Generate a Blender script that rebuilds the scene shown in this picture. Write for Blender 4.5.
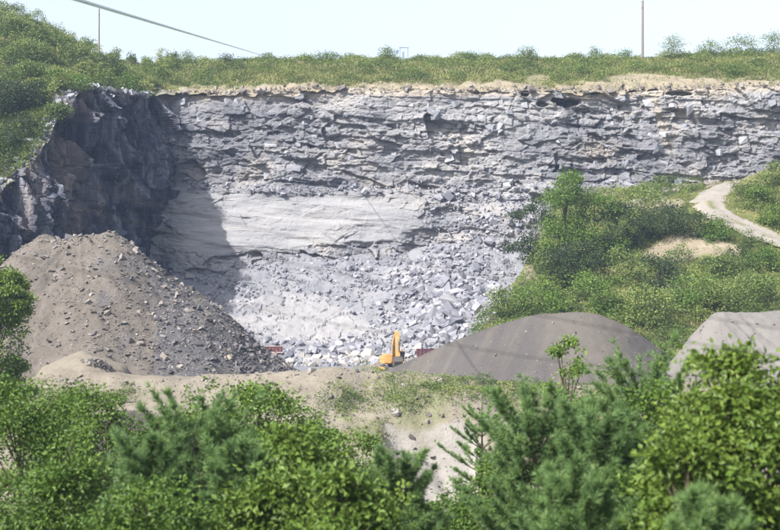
import bpy, bmesh, math, random
import numpy as np
from mathutils import Vector, Matrix, Euler

for o in list(bpy.data.objects):
    bpy.data.objects.remove(o, do_unlink=True)
SC = bpy.context.scene
COL = SC.collection
F = 1500.0                      # focal length in pixels of a 780 px wide picture

# ------------------------------------------------------------------ camera
cd = bpy.data.cameras.new('camera')
cam = bpy.data.objects.new('camera', cd)
COL.objects.link(cam)
cd.sensor_width = 36.0
cd.lens = 36.0 * F / 780.0
cd.clip_start = 0.5
cd.clip_end = 9000.0
cam.location = (0, 0, 0)
cam.rotation_euler = (math.radians(90), 0, 0)
cd.dof.use_dof = True
cd.dof.focus_distance = 270.0
cd.dof.aperture_fstop = 1.25
SC.camera = cam

# ------------------------------------------------------------------ sky, sun, exposure
SUN_DIR = Vector((-0.52, -0.50, 0.70)).normalized()      # towards the sun
W = bpy.data.worlds.new('World')
SC.world = W
W.use_nodes = True
wn = W.node_tree.nodes
wl = W.node_tree.links
for n in list(wn):
    wn.remove(n)
wo = wn.new('ShaderNodeOutputWorld')
wb = wn.new('ShaderNodeBackground')
ws = wn.new('ShaderNodeTexSky')
ws.sky_type = 'NISHITA'
ws.sun_disc = False
ws.sun_elevation = math.asin(SUN_DIR.z)
ws.sun_rotation = math.atan2(SUN_DIR.x, SUN_DIR.y)
ws.altitude = 100
ws.air_density = 1.0
ws.dust_density = 4.0
ws.ozone_density = 1.2
wb.inputs['Strength'].default_value = 0.14
hs = wn.new('ShaderNodeHueSaturation')          # thin summer haze veils the blue evenly
hs.inputs['Saturation'].default_value = 0.55
wl.new(ws.outputs['Color'], hs.inputs['Color'])
wl.new(hs.outputs['Color'], wb.inputs['Color'])
wl.new(wb.outputs['Background'], wo.inputs['Surface'])

sd = bpy.data.lights.new('sun', 'SUN')
sd.energy = 4.6
sd.angle = math.radians(0.5)
sd.color = (1.0, 0.96, 0.91)
sun = bpy.data.objects.new('sun', sd)
COL.objects.link(sun)
sun.rotation_euler = SUN_DIR.to_track_quat('Z', 'Y').to_euler()
sun.location = SUN_DIR * 500

SC.view_settings.view_transform = 'Standard'
SC.view_settings.look = 'None'
SC.view_settings.gamma = 1.0
SC.view_settings.use_curve_mapping = False
SC.view_settings.exposure = 1.15
SC.render.engine = 'CYCLES'
SC.cycles.max_bounces = 5
SC.cycles.diffuse_bounces = 3
SC.cycles.transmission_bounces = 3
SC.cycles.volume_bounces = 0

RNG = np.random.default_rng(7)
random.seed(7)


# ------------------------------------------------------------------ helpers
def P(px, py, Y):
    """the point at distance Y seen at a pixel of the photograph"""
    return ((px - 390.0) / F * Y, Y, (265.0 - py) / F * Y)


def tag(o, label=None, cat=None, group=None, kind=None):
    if label: o['label'] = label
    if cat: o['category'] = cat
    if group: o['group'] = group
    if kind: o['kind'] = kind
    return o


def empty(name, loc=(0, 0, 0), rz=0.0):
    o = bpy.data.objects.new(name, None)
    o.empty_display_size = 0.5
    COL.objects.link(o)
    o.location = loc
    o.rotation_euler = (0, 0, rz)
    return o


def link(name, me, mat=None, parent=None):
    o = bpy.data.objects.new(name, me)
    COL.objects.link(o)
    if mat is not None and len(me.materials) == 0:
        me.materials.append(mat)
    if parent is not None:
        o.parent = parent
    return o


def np_mesh(name, V, faces, attrs=None, smooth=False):
    """V (n,3); faces (m,k) int array, one polygon size"""
    V = np.ascontiguousarray(V, dtype=np.float32)
    faces = np.ascontiguousarray(faces, dtype=np.int32)
    k = faces.shape[1]
    me = bpy.data.meshes.new(name)
    me.vertices.add(len(V))
    me.vertices.foreach_set('co', V.ravel())
    me.loops.add(faces.size)
    me.loops.foreach_set('vertex_index', faces.ravel())
    me.polygons.add(len(faces))
    me.polygons.foreach_set('loop_start', np.arange(0, faces.size, k, dtype=np.int32))
    me.polygons.foreach_set('use_smooth', np.full(len(faces), smooth, dtype=bool))
    me.update(calc_edges=True)
    for an, a in (attrs or {}).items():
        at = me.attributes.new(an, 'FLOAT', 'POINT')
        at.data.foreach_set('value', np.ascontiguousarray(a, dtype=np.float32).ravel())
    return me


def grid_mesh(name, G, attrs=None, smooth=False, flip=False):
    ny, nx = G.shape[:2]
    i = np.arange(ny * nx).reshape(ny, nx)
    f = np.stack([i[:-1, :-1], i[:-1, 1:], i[1:, 1:], i[1:, :-1]], -1).reshape(-1, 4)
    if flip:
        f = f[:, ::-1]
    return np_mesh(name, G.reshape(-1, 3), f, {k: v.ravel() for k, v in (attrs or {}).items()}, smooth)


def hsh(ix, iy, seed):
    a = (ix.astype(np.int64) * 374761393 + iy.astype(np.int64) * 668265263 + seed * 974634541) & 0xFFFFFFFF
    a = ((a ^ (a >> 13)) * 1274126177) & 0xFFFFFFFF
    a = ((a ^ (a >> 16)) * 2246822519) & 0xFFFFFFFF
    a = a ^ (a >> 15)
    return (a & 0xFFFFFF) / float(0x1000000)


def vnoise(x, y, seed=0):
    x = np.asarray(x, float); y = np.asarray(y, float)
    ix = np.floor(x); iy = np.floor(y)
    fx = x - ix; fy = y - iy
    ix = ix.astype(np.int64); iy = iy.astype(np.int64)
    fx = fx * fx * fx * (fx * (fx * 6 - 15) + 10); fy = fy * fy * fy * (fy * (fy * 6 - 15) + 10)
    a = hsh(ix, iy, seed); b = hsh(ix + 1, iy, seed); c = hsh(ix, iy + 1, seed); d = hsh(ix + 1, iy + 1, seed)
    return (a + (b - a) * fx) * (1 - fy) + (c + (d - c) * fx) * fy


def fbm(x, y, seed=0, octv=5, gain=0.5):
    s = 0.0; a = 1.0; t = 0.0
    for k in range(octv):
        s = s + a * (vnoise(np.asarray(x) * 2 ** k + 17.3 * k, np.asarray(y) * 2 ** k - 9.1 * k, seed + k) * 2 - 1)
        t += a; a *= gain
    return s / t


def worley(u, v, seed):
    iu = np.floor(u).astype(np.int64); iv = np.floor(v).astype(np.int64)
    F1 = np.full(u.shape, 9.0); F2 = np.full(u.shape, 9.0)
    bi = np.zeros(u.shape, np.int64); bj = np.zeros(u.shape, np.int64)
    cu = np.zeros(u.shape); cv = np.zeros(u.shape)
    for a in (-1, 0, 1):
        for b in (-1, 0, 1):
            ii = iu + a; jj = iv + b
            px = ii + hsh(ii, jj, seed); py = jj + hsh(ii, jj, seed + 51)
            d = np.maximum(np.abs(u - px), np.abs(v - py)) * 0.6 + 0.4 * np.hypot(u - px, v - py)
            m = d < F1
            F2 = np.where(m, F1, np.minimum(F2, d))
            F1 = np.where(m, d, F1)
            bi = np.where(m, ii, bi); bj = np.where(m, jj, bj)
            cu = np.where(m, px, cu); cv = np.where(m, py, cv)
    return F1, F2, bi, bj, u - cu, v - cv


def blocks(u, v, su, sv, off, tilt, seed, crack=0.0, cw=0.10):
    a, b, bi, bj, du, dv = worley(u / su, v / sv, seed)
    r1 = hsh(bi, bj, seed + 11); r2 = hsh(bi, bj, seed + 12); r3 = hsh(bi, bj, seed + 13)
    d = off * (2 * r1 - 1) + tilt * ((2 * r2 - 1) * du * su + (2 * r3 - 1) * dv * sv)
    if crack:
        d = d - crack * np.clip(1 - (b - a) / cw, 0, 1)
    return d


class RBF:
    """thin-plate surface through (x, y, z) points"""
    def __init__(self, pts, lam=0.0):
        p = np.array(pts, float)
        self.c = p[:, :2] / 100.0
        n = len(p)
        A = self._k(np.hypot(self.c[:, None, 0] - self.c[None, :, 0], self.c[:, None, 1] - self.c[None, :, 1])) + lam * np.eye(n)
        Q = np.c_[np.ones(n), self.c]
        M = np.block([[A, Q], [Q.T, np.zeros((3, 3))]])
        s = np.linalg.solve(M, np.r_[p[:, 2], 0, 0, 0])
        self.w = s[:n]; self.q = s[n:]

    @staticmethod
    def _k(r):
        return np.where(r > 1e-9, r * r * np.log(np.maximum(r, 1e-9)), 0.0)

    def __call__(self, x, y):
        x = np.asarray(x, float) / 100.0; y = np.asarray(y, float) / 100.0
        z = self.q[0] + self.q[1] * x + self.q[2] * y
        for (cx, cy), w in zip(self.c, self.w):
            z = z + w * self._k(np.hypot(x - cx, y - cy))
        return z


def lerp_tab(x, tab):
    t = np.array(tab, float)
    return np.interp(x, t[:, 0], t[:, 1])


def sstep(a, b, x):
    t = np.clip((x - a) / (b - a), 0, 1)
    return t * t * (3 - 2 * t)


# ------------------------------------------------------------------ materials
def new_mat(name):
    m = bpy.data.materials.new(name)
    m.use_nodes = True
    nt = m.node_tree
    bs = nt.nodes['Principled BSDF']
    bs.inputs['Roughness'].default_value = 0.9
    bs.inputs['Specular IOR Level'].default_value = 0.2
    return m, nt, bs


def N(nt, t, **kw):
    n = nt.nodes.new(t)
    for k, v in kw.items():
        setattr(n, k, v)
    return n


def noise_node(nt, scale, detail=6, rough=0.6, vec=None, dist=0.0):
    n = N(nt, 'ShaderNodeTexNoise')
    n.inputs['Scale'].default_value = scale
    n.inputs['Detail'].default_value = detail
    n.inputs['Roughness'].default_value = rough
    n.inputs['Distortion'].default_value = dist
    if vec is not None:
        nt.links.new(vec, n.inputs['Vector'])
    return n.outputs['Fac']


def ramp(nt, fac, stops):
    r = N(nt, 'ShaderNodeValToRGB')
    e = r.color_ramp.elements
    while len(e) < len(stops):
        e.new(0.5)
    for q, (p, c) in zip(e, stops):
        q.position = p
        q.color = (c[0], c[1], c[2], 1)
    nt.links.new(fac, r.inputs['Fac'])
    return r.outputs['Color']


def mix(nt, fac, a, b, mode='MIX'):
    m = N(nt, 'ShaderNodeMix', data_type='RGBA', blend_type=mode)
    for sock, v in ((m.inputs[0], fac), (m.inputs[6], a), (m.inputs[7], b)):
        if isinstance(v, (int, float)):
            sock.default_value = v
        elif isinstance(v, tuple):
            sock.default_value = (v[0], v[1], v[2], 1)
        else:
            nt.links.new(v, sock)
    return m.outputs[2]


def math_n(nt, op, a, b=None, clamp=False):
    m = N(nt, 'ShaderNodeMath', operation=op, use_clamp=clamp)
    for i, v in enumerate((a, b)):
        if v is None:
            continue
        if isinstance(v, (int, float)):
            m.inputs[i].default_value = v
        else:
            nt.links.new(v, m.inputs[i])
    return m.outputs[0]


def coords(nt, scale=(1, 1, 1), rot=(0, 0, 0)):
    t = N(nt, 'ShaderNodeNewGeometry')
    mp = N(nt, 'ShaderNodeMapping')
    mp.inputs['Scale'].default_value = scale
    mp.inputs['Rotation'].default_value = rot
    nt.links.new(t.outputs['Position'], mp.inputs['Vector'])
    return mp.outputs['Vector']


def attr(nt, name):
    a = N(nt, 'ShaderNodeAttribute', attribute_name=name)
    return a.outputs['Fac']


def bump(nt, bs, h, strength, dist):
    b = N(nt, 'ShaderNodeBump')
    b.inputs['Strength'].default_value = strength
    b.inputs['Distance'].default_value = dist
    nt.links.new(h, b.inputs['Height'])
    nt.links.new(b.outputs['Normal'], bs.inputs['Normal'])


def mat_cliff():
    m, nt, bs = new_mat('limestone_face')
    base = noise_node(nt, 1.0, 8, 0.68, coords(nt, (0.045, 0.045, 0.085)))
    c = ramp(nt, base, [(0.30, (0.088, 0.091, 0.105)), (0.44, (0.150, 0.152, 0.166)), (0.57, (0.210, 0.209, 0.217)), (0.72, (0.305, 0.299, 0.296))])
    # bedding: thin bands with the dip of the beds
    band = noise_node(nt, 1.0, 5, 0.6, coords(nt, (0.02, 0.02, 1.1), (0, math.radians(5), 0)))
    c = mix(nt, 0.55, c, ramp(nt, band, [(0.32, (0.36, 0.36, 0.40)), (0.5, (0.5, 0.5, 0.5)), (0.68, (0.66, 0.65, 0.62))]), 'OVERLAY')
    # vertical water streaks
    st = noise_node(nt, 1.0, 4, 0.6, coords(nt, (0.9, 0.9, 0.04)))
    c = mix(nt, math_n(nt, 'MULTIPLY', ramp_f(nt, st, 0.55, 0.75), 0.35), c, (0.42, 0.40, 0.37))
    # iron-stained patches
    tn = noise_node(nt, 1.0, 5, 0.65, coords(nt, (0.09, 0.09, 0.16)))
    tfac = math_n(nt, 'MAXIMUM', math_n(nt, 'MULTIPLY', ramp_f(nt, tn, 0.52, 0.72), 0.45), math_n(nt, 'MULTIPLY', attr(nt, 'tan'), 0.85))
    c = mix(nt, tfac, c, (0.31, 0.268, 0.215))
    # the clean pale bed
    pn = noise_node(nt, 1.0, 6, 0.6, coords(nt, (0.06, 0.06, 0.7), (0, math.radians(6), 0)))
    pc = ramp(nt, pn, [(0.3, (0.165, 0.169, 0.18)), (0.5, (0.23, 0.231, 0.238)), (0.7, (0.305, 0.302, 0.298))])
    c = mix(nt, attr(nt, 'pale'), c, pc)
    nt.links.new(c, bs.inputs['Base Color'])
    h = noise_node(nt, 1.6, 8, 0.7, coords(nt, (1, 1, 1.8)))
    bump(nt, bs, h, 0.7, 0.5)
    return m


def ramp_f(nt, fac, a, b):
    mr = N(nt, 'ShaderNodeMapRange')
    mr.inputs['From Min'].default_value = a
    mr.inputs['From Max'].default_value = b
    nt.links.new(fac, mr.inputs['Value'])
    return mr.outputs['Result']


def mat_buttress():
    m, nt, bs = new_mat('shade_toned_rock')
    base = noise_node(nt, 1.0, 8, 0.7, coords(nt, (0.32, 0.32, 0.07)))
    c = ramp(nt, base, [(0.36, (0.020, 0.024, 0.038)), (0.47, (0.046, 0.052, 0.074)), (0.55, (0.09, 0.096, 0.122)), (0.65, (0.21, 0.215, 0.235))])  # tones darkened and blued: the wall's shade is put into the colour
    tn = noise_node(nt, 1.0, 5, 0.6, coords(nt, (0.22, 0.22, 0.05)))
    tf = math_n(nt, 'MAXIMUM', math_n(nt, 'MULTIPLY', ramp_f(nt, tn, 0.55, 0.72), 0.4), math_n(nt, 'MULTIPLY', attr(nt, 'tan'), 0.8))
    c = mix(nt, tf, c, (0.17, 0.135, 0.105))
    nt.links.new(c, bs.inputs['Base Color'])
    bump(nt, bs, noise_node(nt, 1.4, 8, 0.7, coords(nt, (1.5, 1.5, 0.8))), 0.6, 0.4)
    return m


def mat_stone(name, stops, scale=1.2, bstr=0.5):
    m, nt, bs = new_mat(name)
    oi = N(nt, 'ShaderNodeObjectInfo')
    r = math_n(nt, 'FRACT', math_n(nt, 'ADD', oi.outputs['Random'], attr(nt, 'rnd')))
    n = noise_node(nt, scale, 6, 0.65, coords(nt))
    f = math_n(nt, 'ADD', math_n(nt, 'MULTIPLY', r, 0.65), math_n(nt, 'MULTIPLY', n, 0.35), True)
    nt.links.new(ramp(nt, f, stops), bs.inputs['Base Color'])
    bump(nt, bs, noise_node(nt, 3.0, 6, 0.7, coords(nt)), bstr, 0.15)
    return m


def mat_ground(name, stops, scale=0.5, fine=4.0, bstr=0.6, bdist=0.2, masks=()):
    m, nt, bs = new_mat(name)
    n1 = noise_node(nt, scale, 8, 0.65, coords(nt))
    n2 = noise_node(nt, fine, 6, 0.75, coords(nt))
    f = math_n(nt, 'ADD', math_n(nt, 'MULTIPLY', n1, 0.6), math_n(nt, 'MULTIPLY', n2, 0.4))
    c = ramp(nt, f, stops)
    for an, st in masks:
        c = mix(nt, attr(nt, an), c, ramp(nt, f, st))
    nt.links.new(c, bs.inputs['Base Color'])
    bump(nt, bs, n2, bstr, bdist)
    return m


def mat_leaf(name, stops, transl=0.24, tcol=(0.5, 0.62, 0.12)):
    m, nt, bs = new_mat(name)
    oi = N(nt, 'ShaderNodeObjectInfo')
    r = math_n(nt, 'ADD', attr(nt, 'rnd'), math_n(nt, 'MULTIPLY', math_n(nt, 'SUBTRACT', oi.outputs['Random'], 0.5), 0.2), True)
    c = ramp(nt, r, stops)
    nt.links.new(c, bs.inputs['Base Color'])
    bs.inputs['Roughness'].default_value = 0.55
    bs.inputs['Specular IOR Level'].default_value = 0.3
    tr = N(nt, 'ShaderNodeBsdfTranslucent')
    nt.links.new(mix(nt, 0.5, c, tcol, 'MULTIPLY') if False else mix(nt, 0.35, c, tuple(x * 0.3 for x in tcol)), tr.inputs['Color'])
    mx = N(nt, 'ShaderNodeMixShader')
    mx.inputs['Fac'].default_value = transl
    nt.links.new(bs.outputs['BSDF'], mx.inputs[1])
    nt.links.new(tr.outputs['BSDF'], mx.inputs[2])
    nt.links.new(mx.outputs['Shader'], nt.nodes['Material Output'].inputs['Surface'])
    return m


def mat_plain(name, col, rough=0.6, metal=0.0, var=0.25, scale=3.0, spec=0.4):
    m, nt, bs = new_mat(name)
    n = noise_node(nt, scale, 6, 0.7, coords(nt))
    lo = tuple(x * (1 - var) for x in col); hi = tuple(min(1, x * (1 + var)) for x in col)
    nt.links.new(ramp(nt, n, [(0.3, lo), (0.7, hi)]), bs.inputs['Base Color'])
    bs.inputs['Roughness'].default_value = rough
    bs.inputs['Metallic'].default_value = metal
    bs.inputs['Specular IOR Level'].default_value = spec
    return m


M = {}
M['cliff'] = mat_cliff()
M['buttress'] = mat_buttress()
M['block'] = mat_stone('cliff_block', [(0.15, (0.119, 0.126, 0.147)), (0.5, (0.190, 0.196, 0.219)), (0.85, (0.279, 0.281, 0.292))])
M['block_tan'] = mat_stone('weathered_block', [(0.15, (0.128, 0.110, 0.100)), (0.5, (0.208, 0.172, 0.133)), (0.85, (0.264, 0.238, 0.204))])
M['stone'] = mat_stone('blasted_limestone', [(0.12, (0.106, 0.110, 0.132)), (0.45, (0.166, 0.168, 0.193)), (0.85, (0.257, 0.256, 0.274))])
M['stone_pale'] = mat_stone('pale_limestone', [(0.15, (0.194, 0.183, 0.178)), (0.5, (0.271, 0.256, 0.241)), (0.85, (0.335, 0.316, 0.292))])
M['stone_shale'] = mat_stone('dark_shale', [(0.15, (0.062, 0.062, 0.070)), (0.5, (0.114, 0.108, 0.111)), (0.85, (0.237, 0.206, 0.174))])
M['stone_tan'] = mat_stone('tan_rubble', [(0.15, (0.077, 0.069, 0.069)), (0.5, (0.140, 0.124, 0.108)), (0.85, (0.204, 0.191, 0.176))])
M['talus'] = mat_ground('crushed_limestone', [(0.3, (0.115, 0.119, 0.133)), (0.5, (0.158, 0.162, 0.176)), (0.72, (0.216, 0.217, 0.228))], 0.25, 2.5, masks=[('pale', [(0.3, (0.166, 0.167, 0.171)), (0.5, (0.215, 0.211, 0.216)), (0.72, (0.270, 0.266, 0.266))])])  # base tone darkened so gaps between the stones read as shade
M['spoil'] = mat_ground('tan_spoil', [(0.3, (0.080, 0.068, 0.058)), (0.5, (0.111, 0.097, 0.082)), (0.7, (0.146, 0.129, 0.113))], 0.35, 3.0, 0.8, 0.3,
                        [('dark', [(0.3, (0.052, 0.051, 0.059)), (0.5, (0.079, 0.079, 0.086)), (0.7, (0.117, 0.112, 0.108))])])
M['gravel'] = mat_ground('grey_gravel', [(0.3, (0.049, 0.045, 0.044)), (0.5, (0.062, 0.057, 0.055)), (0.7, (0.076, 0.071, 0.068))], 0.12, 9.0, 0.5, 0.06,
                         [('dark', [(0.3, (0.080, 0.071, 0.060)), (0.5, (0.097, 0.086, 0.071)), (0.7, (0.116, 0.105, 0.088))])])
M['gravel_pale'] = mat_ground('pale_gravel', [(0.3, (0.098, 0.091, 0.085)), (0.5, (0.126, 0.119, 0.112)), (0.7, (0.158, 0.148, 0.137))], 0.3, 8.0, 0.5, 0.08)
M['bank'] = mat_ground('earth_bank', [(0.3, (0.128, 0.110, 0.086)), (0.5, (0.184, 0.163, 0.129)), (0.7, (0.249, 0.224, 0.180))], 0.3, 3.0, 0.8, 0.3,
                       [('pale', [(0.3, (0.181, 0.167, 0.151)), (0.5, (0.241, 0.226, 0.205)), (0.7, (0.309, 0.290, 0.268))]),
                        ('green', [(0.3, (0.066, 0.085, 0.026)), (0.5, (0.105, 0.125, 0.042)), (0.7, (0.209, 0.190, 0.096))])])
M['turf'] = mat_ground('rough_turf', [(0.3, (0.057, 0.071, 0.018)), (0.5, (0.092, 0.105, 0.030)), (0.7, (0.161, 0.150, 0.061))], 0.25, 2.0, 0.8, 0.3,
                       [('soil', [(0.3, (0.152, 0.128, 0.088)), (0.5, (0.208, 0.178, 0.128)), (0.7, (0.264, 0.232, 0.176))]),
                        ('rock', [(0.3, (0.17, 0.165, 0.16)), (0.5, (0.25, 0.24, 0.225)), (0.7, (0.33, 0.315, 0.29))])])
M['road'] = mat_ground('gravel_road', [(0.3, (0.156, 0.140, 0.122)), (0.5, (0.195, 0.179, 0.158)), (0.7, (0.242, 0.223, 0.197))], 0.4, 4.0, 0.5, 0.1,
                       [('green', [(0.3, (0.072, 0.081, 0.030)), (0.5, (0.114, 0.116, 0.051)), (0.7, (0.162, 0.151, 0.078))])])
M['valley'] = mat_ground('valley_floor', [(0.3, (0.045, 0.055, 0.02)), (0.5, (0.07, 0.085, 0.03)), (0.7, (0.11, 0.115, 0.05))], 0.1, 2.0)
M['leaf_mid'] = mat_leaf('leaf_mid_green', [(0.0, (0.034, 0.070, 0.011)), (0.5, (0.073, 0.135, 0.019)), (1.0, (0.136, 0.208, 0.035))])
M['leaf_scrub'] = mat_leaf('leaf_scrub', [(0.0, (0.039, 0.065, 0.017)), (0.4, (0.083, 0.128, 0.028)), (0.75, (0.141, 0.190, 0.045)), (1.0, (0.213, 0.238, 0.074))])
M['leaf_dark'] = mat_leaf('leaf_dark_green', [(0.0, (0.018, 0.032, 0.014)), (0.5, (0.034, 0.056, 0.020)), (1.0, (0.060, 0.088, 0.027))], 0.25)
M['leaf_bright'] = mat_leaf('leaf_bright_green', [(0.0, (0.044, 0.079, 0.014)), (0.5, (0.088, 0.150, 0.022)), (1.0, (0.153, 0.213, 0.038))], 0.30)
M['leaf_maple'] = mat_leaf('leaf_yellow_green', [(0.0, (0.041, 0.076, 0.011)), (0.5, (0.082, 0.140, 0.018)), (1.0, (0.153, 0.208, 0.035))], 0.30)
M['needle'] = mat_leaf('pine_needle', [(0.0, (0.050, 0.099, 0.037)), (0.5, (0.107, 0.185, 0.060)), (1.0, (0.190, 0.285, 0.086))], 0.3, (0.45, 0.7, 0.25))
M['grass'] = mat_leaf('grass_blade', [(0.0, (0.085, 0.108, 0.036)), (0.4, (0.159, 0.177, 0.064)), (0.75, (0.265, 0.244, 0.109)), (1.0, (0.402, 0.333, 0.182))], 0.35)
M['bark'] = mat_plain('bark', (0.085, 0.068, 0.052), 0.95, 0, 0.4, 6.0, 0.1)
M['pole'] = mat_plain('weathered_pole', (0.17, 0.15, 0.135), 0.85, 0, 0.25, 4.0, 0.2)
M['cable_pale'] = mat_plain('grey_cable_sheath', (0.78, 0.86, 0.93), 0.6, 0, 0.05, 2.0)
M['cable'] = mat_plain('black_cable_sheath', (0.03, 0.03, 0.032), 0.95, 0, 0.1, 2.0, 0.05)
M['yellow'] = mat_plain('dusty_yellow_paint', (0.40, 0.235, 0.085), 0.7, 0, 0.3, 1.5)
M['steel'] = mat_plain('dark_steel', (0.09, 0.085, 0.08), 0.6, 0.4, 0.3, 3.0)
M['chrome'] = mat_plain('polished_rod', (0.6, 0.6, 0.6), 0.25, 0.9, 0.1, 3.0)
M['glass'] = mat_plain('cab_glass', (0.03, 0.045, 0.06), 0.12, 0, 0.1, 1.0, 0.8)
M['red'] = mat_plain('faded_red_paint', (0.155, 0.075, 0.072), 0.85, 0, 0.4, 2.5)
M['maroon'] = mat_plain('maroon_paint', (0.085, 0.036, 0.046), 0.8, 0, 0.35, 2.5)
M['pinkgrey'] = mat_plain('dusty_rail', (0.45, 0.33, 0.31), 0.8, 0, 0.2, 1.5)
M['blue_steel'] = mat_plain('galvanised_blue_grey', (0.16, 0.21, 0.26), 0.6, 0.2, 0.2, 2.0)
M['rubber'] = mat_plain('tyre_rubber', (0.03, 0.03, 0.03), 0.85, 0, 0.2, 3.0, 0.2)


# ------------------------------------------------------------------ terrain functions
# crest of the left rock wall (px, py, Y) and of the back face
LEFT = [(-120, 262, 205), (-60, 225, 220), (0, 188, 236), (25, 168, 241), (48, 135, 247), (64, 104, 254), (90, 88, 266), (115, 92, 279), (150, 95, 299)]
LEFT_P = np.array([P(*q) for q in LEFT])
FACE_TOP = [(-60, 98), (100, 98), (150, 95), (180, 93), (260, 92), (340, 88), (420, 91), (480, 88), (540, 91), (600, 92), (660, 88), (720, 88), (780, 86), (900, 84)]


def face_top(X):
    px = X / 302.0 * F + 390
    return (265 - lerp_tab(px, FACE_TOP)) / F * 302.0


hill_pts = [P(*q) for q in LEFT]
hill_pts += [P(px, lerp_tab(px, FACE_TOP), 303) for px in range(190, 900, 60)]
for q in [(-160, 60, 280), (-160, -10, 310), (-60, 2, 303), (0, 16, 305), (40, 23, 308), (75, 46, 312), (105, 62, 318), (130, 72, 325), (160, 69, 330), (250, 64, 332), (330, 62, 333), (400, 62, 334),
          (500, 61, 334), (600, 62, 334), (680, 59, 334), (780, 55, 334), (900, 50, 334)]:
    hill_pts.append(P(*q))
for X in (-150, -90, -60, -30, 0, 40, 90, 140):
    zz = lerp_tab(X, [(-150, 60), (-80, 53), (-60, 47), (-50, 44), (140, 46)])
    hill_pts.append((X, 375, zz)); hill_pts.append((X, 430, zz - 1))
hill_rbf = RBF(hill_pts, 1e-5)


def hill_z(X, Y):
    return hill_rbf(X, Y) + 0.35 * fbm(np.asarray(X) * 0.12, np.asarray(Y) * 0.12, 31, 4)


talus_rbf = RBF([P(*q) for q in [
    (120, 262, 296), (200, 262, 294), (250, 259, 293), (300, 253, 292), (350, 257, 291), (400, 262, 290), (440, 258, 287), (480, 285, 279), (515, 300, 268),
    (220, 300, 278), (300, 308, 273), (350, 305, 273), (400, 300, 273), (460, 312, 262), (180, 300, 280), (120, 300, 280),
    (250, 345, 256), (300, 357, 252), (350, 358, 250), (400, 355, 250), (450, 345, 252), (160, 345, 256)]]
    + [(x, y, -16.0) for x in (-60, -45, -30, -15, 0, 12) for y in (240, 225)], 1e-5)


def talus_z(X, Y):
    X = np.asarray(X, float); Y = np.asarray(Y, float)
    n = 0.9 * fbm(X * 0.09, Y * 0.12, 41, 5) + 0.35 * fbm(X * 0.5, Y * 0.5, 44, 3)
    return talus_rbf(X, Y) + n * sstep(238, 250, Y)


emb_rbf = RBF([P(*q) for q in [
    (478, 325, 228), (500, 312, 234), (520, 297, 240), (535, 318, 222), (560, 320, 216), (640, 326, 214), (700, 318, 216), (780, 312, 216), (880, 308, 216),
    (532, 272, 252), (548, 240, 262), (562, 208, 276), (600, 268, 244), (650, 252, 247), (600, 235, 258), (640, 225, 262), (620, 208, 272), (680, 208, 264), (708, 206, 261), (680, 240, 250), (720, 240, 247),
    (726, 219, 255), (760, 234, 249), (785, 243, 245), (880, 262, 240), (712, 194, 267), (722, 186, 273), (742, 181, 279), (765, 179, 283), (880, 178, 290), (650, 194, 282), (600, 196, 288),
    (758, 205, 262), (775, 178, 266), (800, 162, 270), (880, 150, 272), (700, 187, 285), (620, 190, 296), (720, 183, 296), (860, 180, 300),
    (560, 205, 296), (700, 275, 234), (600, 295, 230), (780, 280, 232)]]
    + [(7.0, 222, -16), (10, 245, -15), (13, 262, -8), (18, 280, 2), (22, 294, 8), (9, 205, -16), (25, 200, -15), (60, 198, -14), (100, 198, -13)], 2e-5)


def emb_z(X, Y):
    X = np.asarray(X, float); Y = np.asarray(Y, float)
    e = np.interp(Y, [200, 222, 232, 240, 252, 262, 276, 300], [8, 11.5, 17, 21, 24, 27, 31, 33]) + 1.6 * fbm(Y * 0.15, X * 0.05, 62, 3)
    return emb_rbf(X, Y) + 0.6 * fbm(X * 0.13, Y * 0.13, 61, 4) - 9.0 * (1 - sstep(-7, 0.5, X - e))


CREST = [(-300, 385), (-40, 388), (10, 386), (40, 376), (60, 371), (100, 374), (140, 377), (200, 376), (250, 374), (300, 371), (340, 369), (380, 371), (400, 374), (450, 379), (520, 383), (600, 386), (700, 384), (900, 380)]


def bank_z(X, Y):
    X = np.asarray(X, float); Y = np.asarray(Y, float)
    px = X / 170.0 * F + 390
    zc = (265 - lerp_tab(px, CREST)) / F * 170.0
    # profile relative to the crest, by distance in front of / behind it
    d = 170.0 - Y + 1.5 * fbm(X * 0.07, Y * 0.02, 72, 3)
    front = np.interp(d, [0, 3, 8, 16, 24, 32, 50, 90, 130, 155, 170], [0, -1.2, -3.6, -7.2, -10.4, -12.0, -12.0, -7.0, -0.5, 5.0, 9.5])
    back = np.interp(-d, [0, 4, 10, 14, 60], [0, -0.4, -3.2, -4.0, -4.0])
    z = zc + np.where(d > 0, front, back)
    # pale cut near the middle
    pxd = X / 158.0 * F + 390
    cut = sstep(372, 400, pxd + 10 * fbm(X * 0.3, Y * 0.1, 75, 3)) * (1 - sstep(470, 505, pxd))
    z = z - cut * 3.0 * sstep(8.5, 11.0, d) * (1 - sstep(26, 34, d)) + cut * 0.8 * (1 - sstep(7, 9, d)) * sstep(1, 4, d)
    rough = 0.7 * fbm(X * 0.12, Y * 0.12, 73, 5) + 0.3 * fbm(X * 0.7, Y * 0.4, 74, 4) - 0.45 * np.clip(0.25 - np.abs(fbm(X * 0.28, Y * 0.05, 78, 3)), 0, 1) * 3 * sstep(1, 6, d)
    return z + rough * sstep(70, 110, Y)


# ------------------------------------------------------------------ setting: ground sheet
gx = np.linspace(-4000, 4000, 41); gy = np.linspace(-1000, 7000, 41)
GX, GY = np.meshgrid(gx, gy)
gz = np.full(GX.shape, -34.0)
ground = link('ground', grid_mesh('ground', np.stack([GX, GY, gz], -1), smooth=True), M['valley'])
tag(ground, 'dark green valley floor far below the quarry', 'ground', kind='structure')

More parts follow.
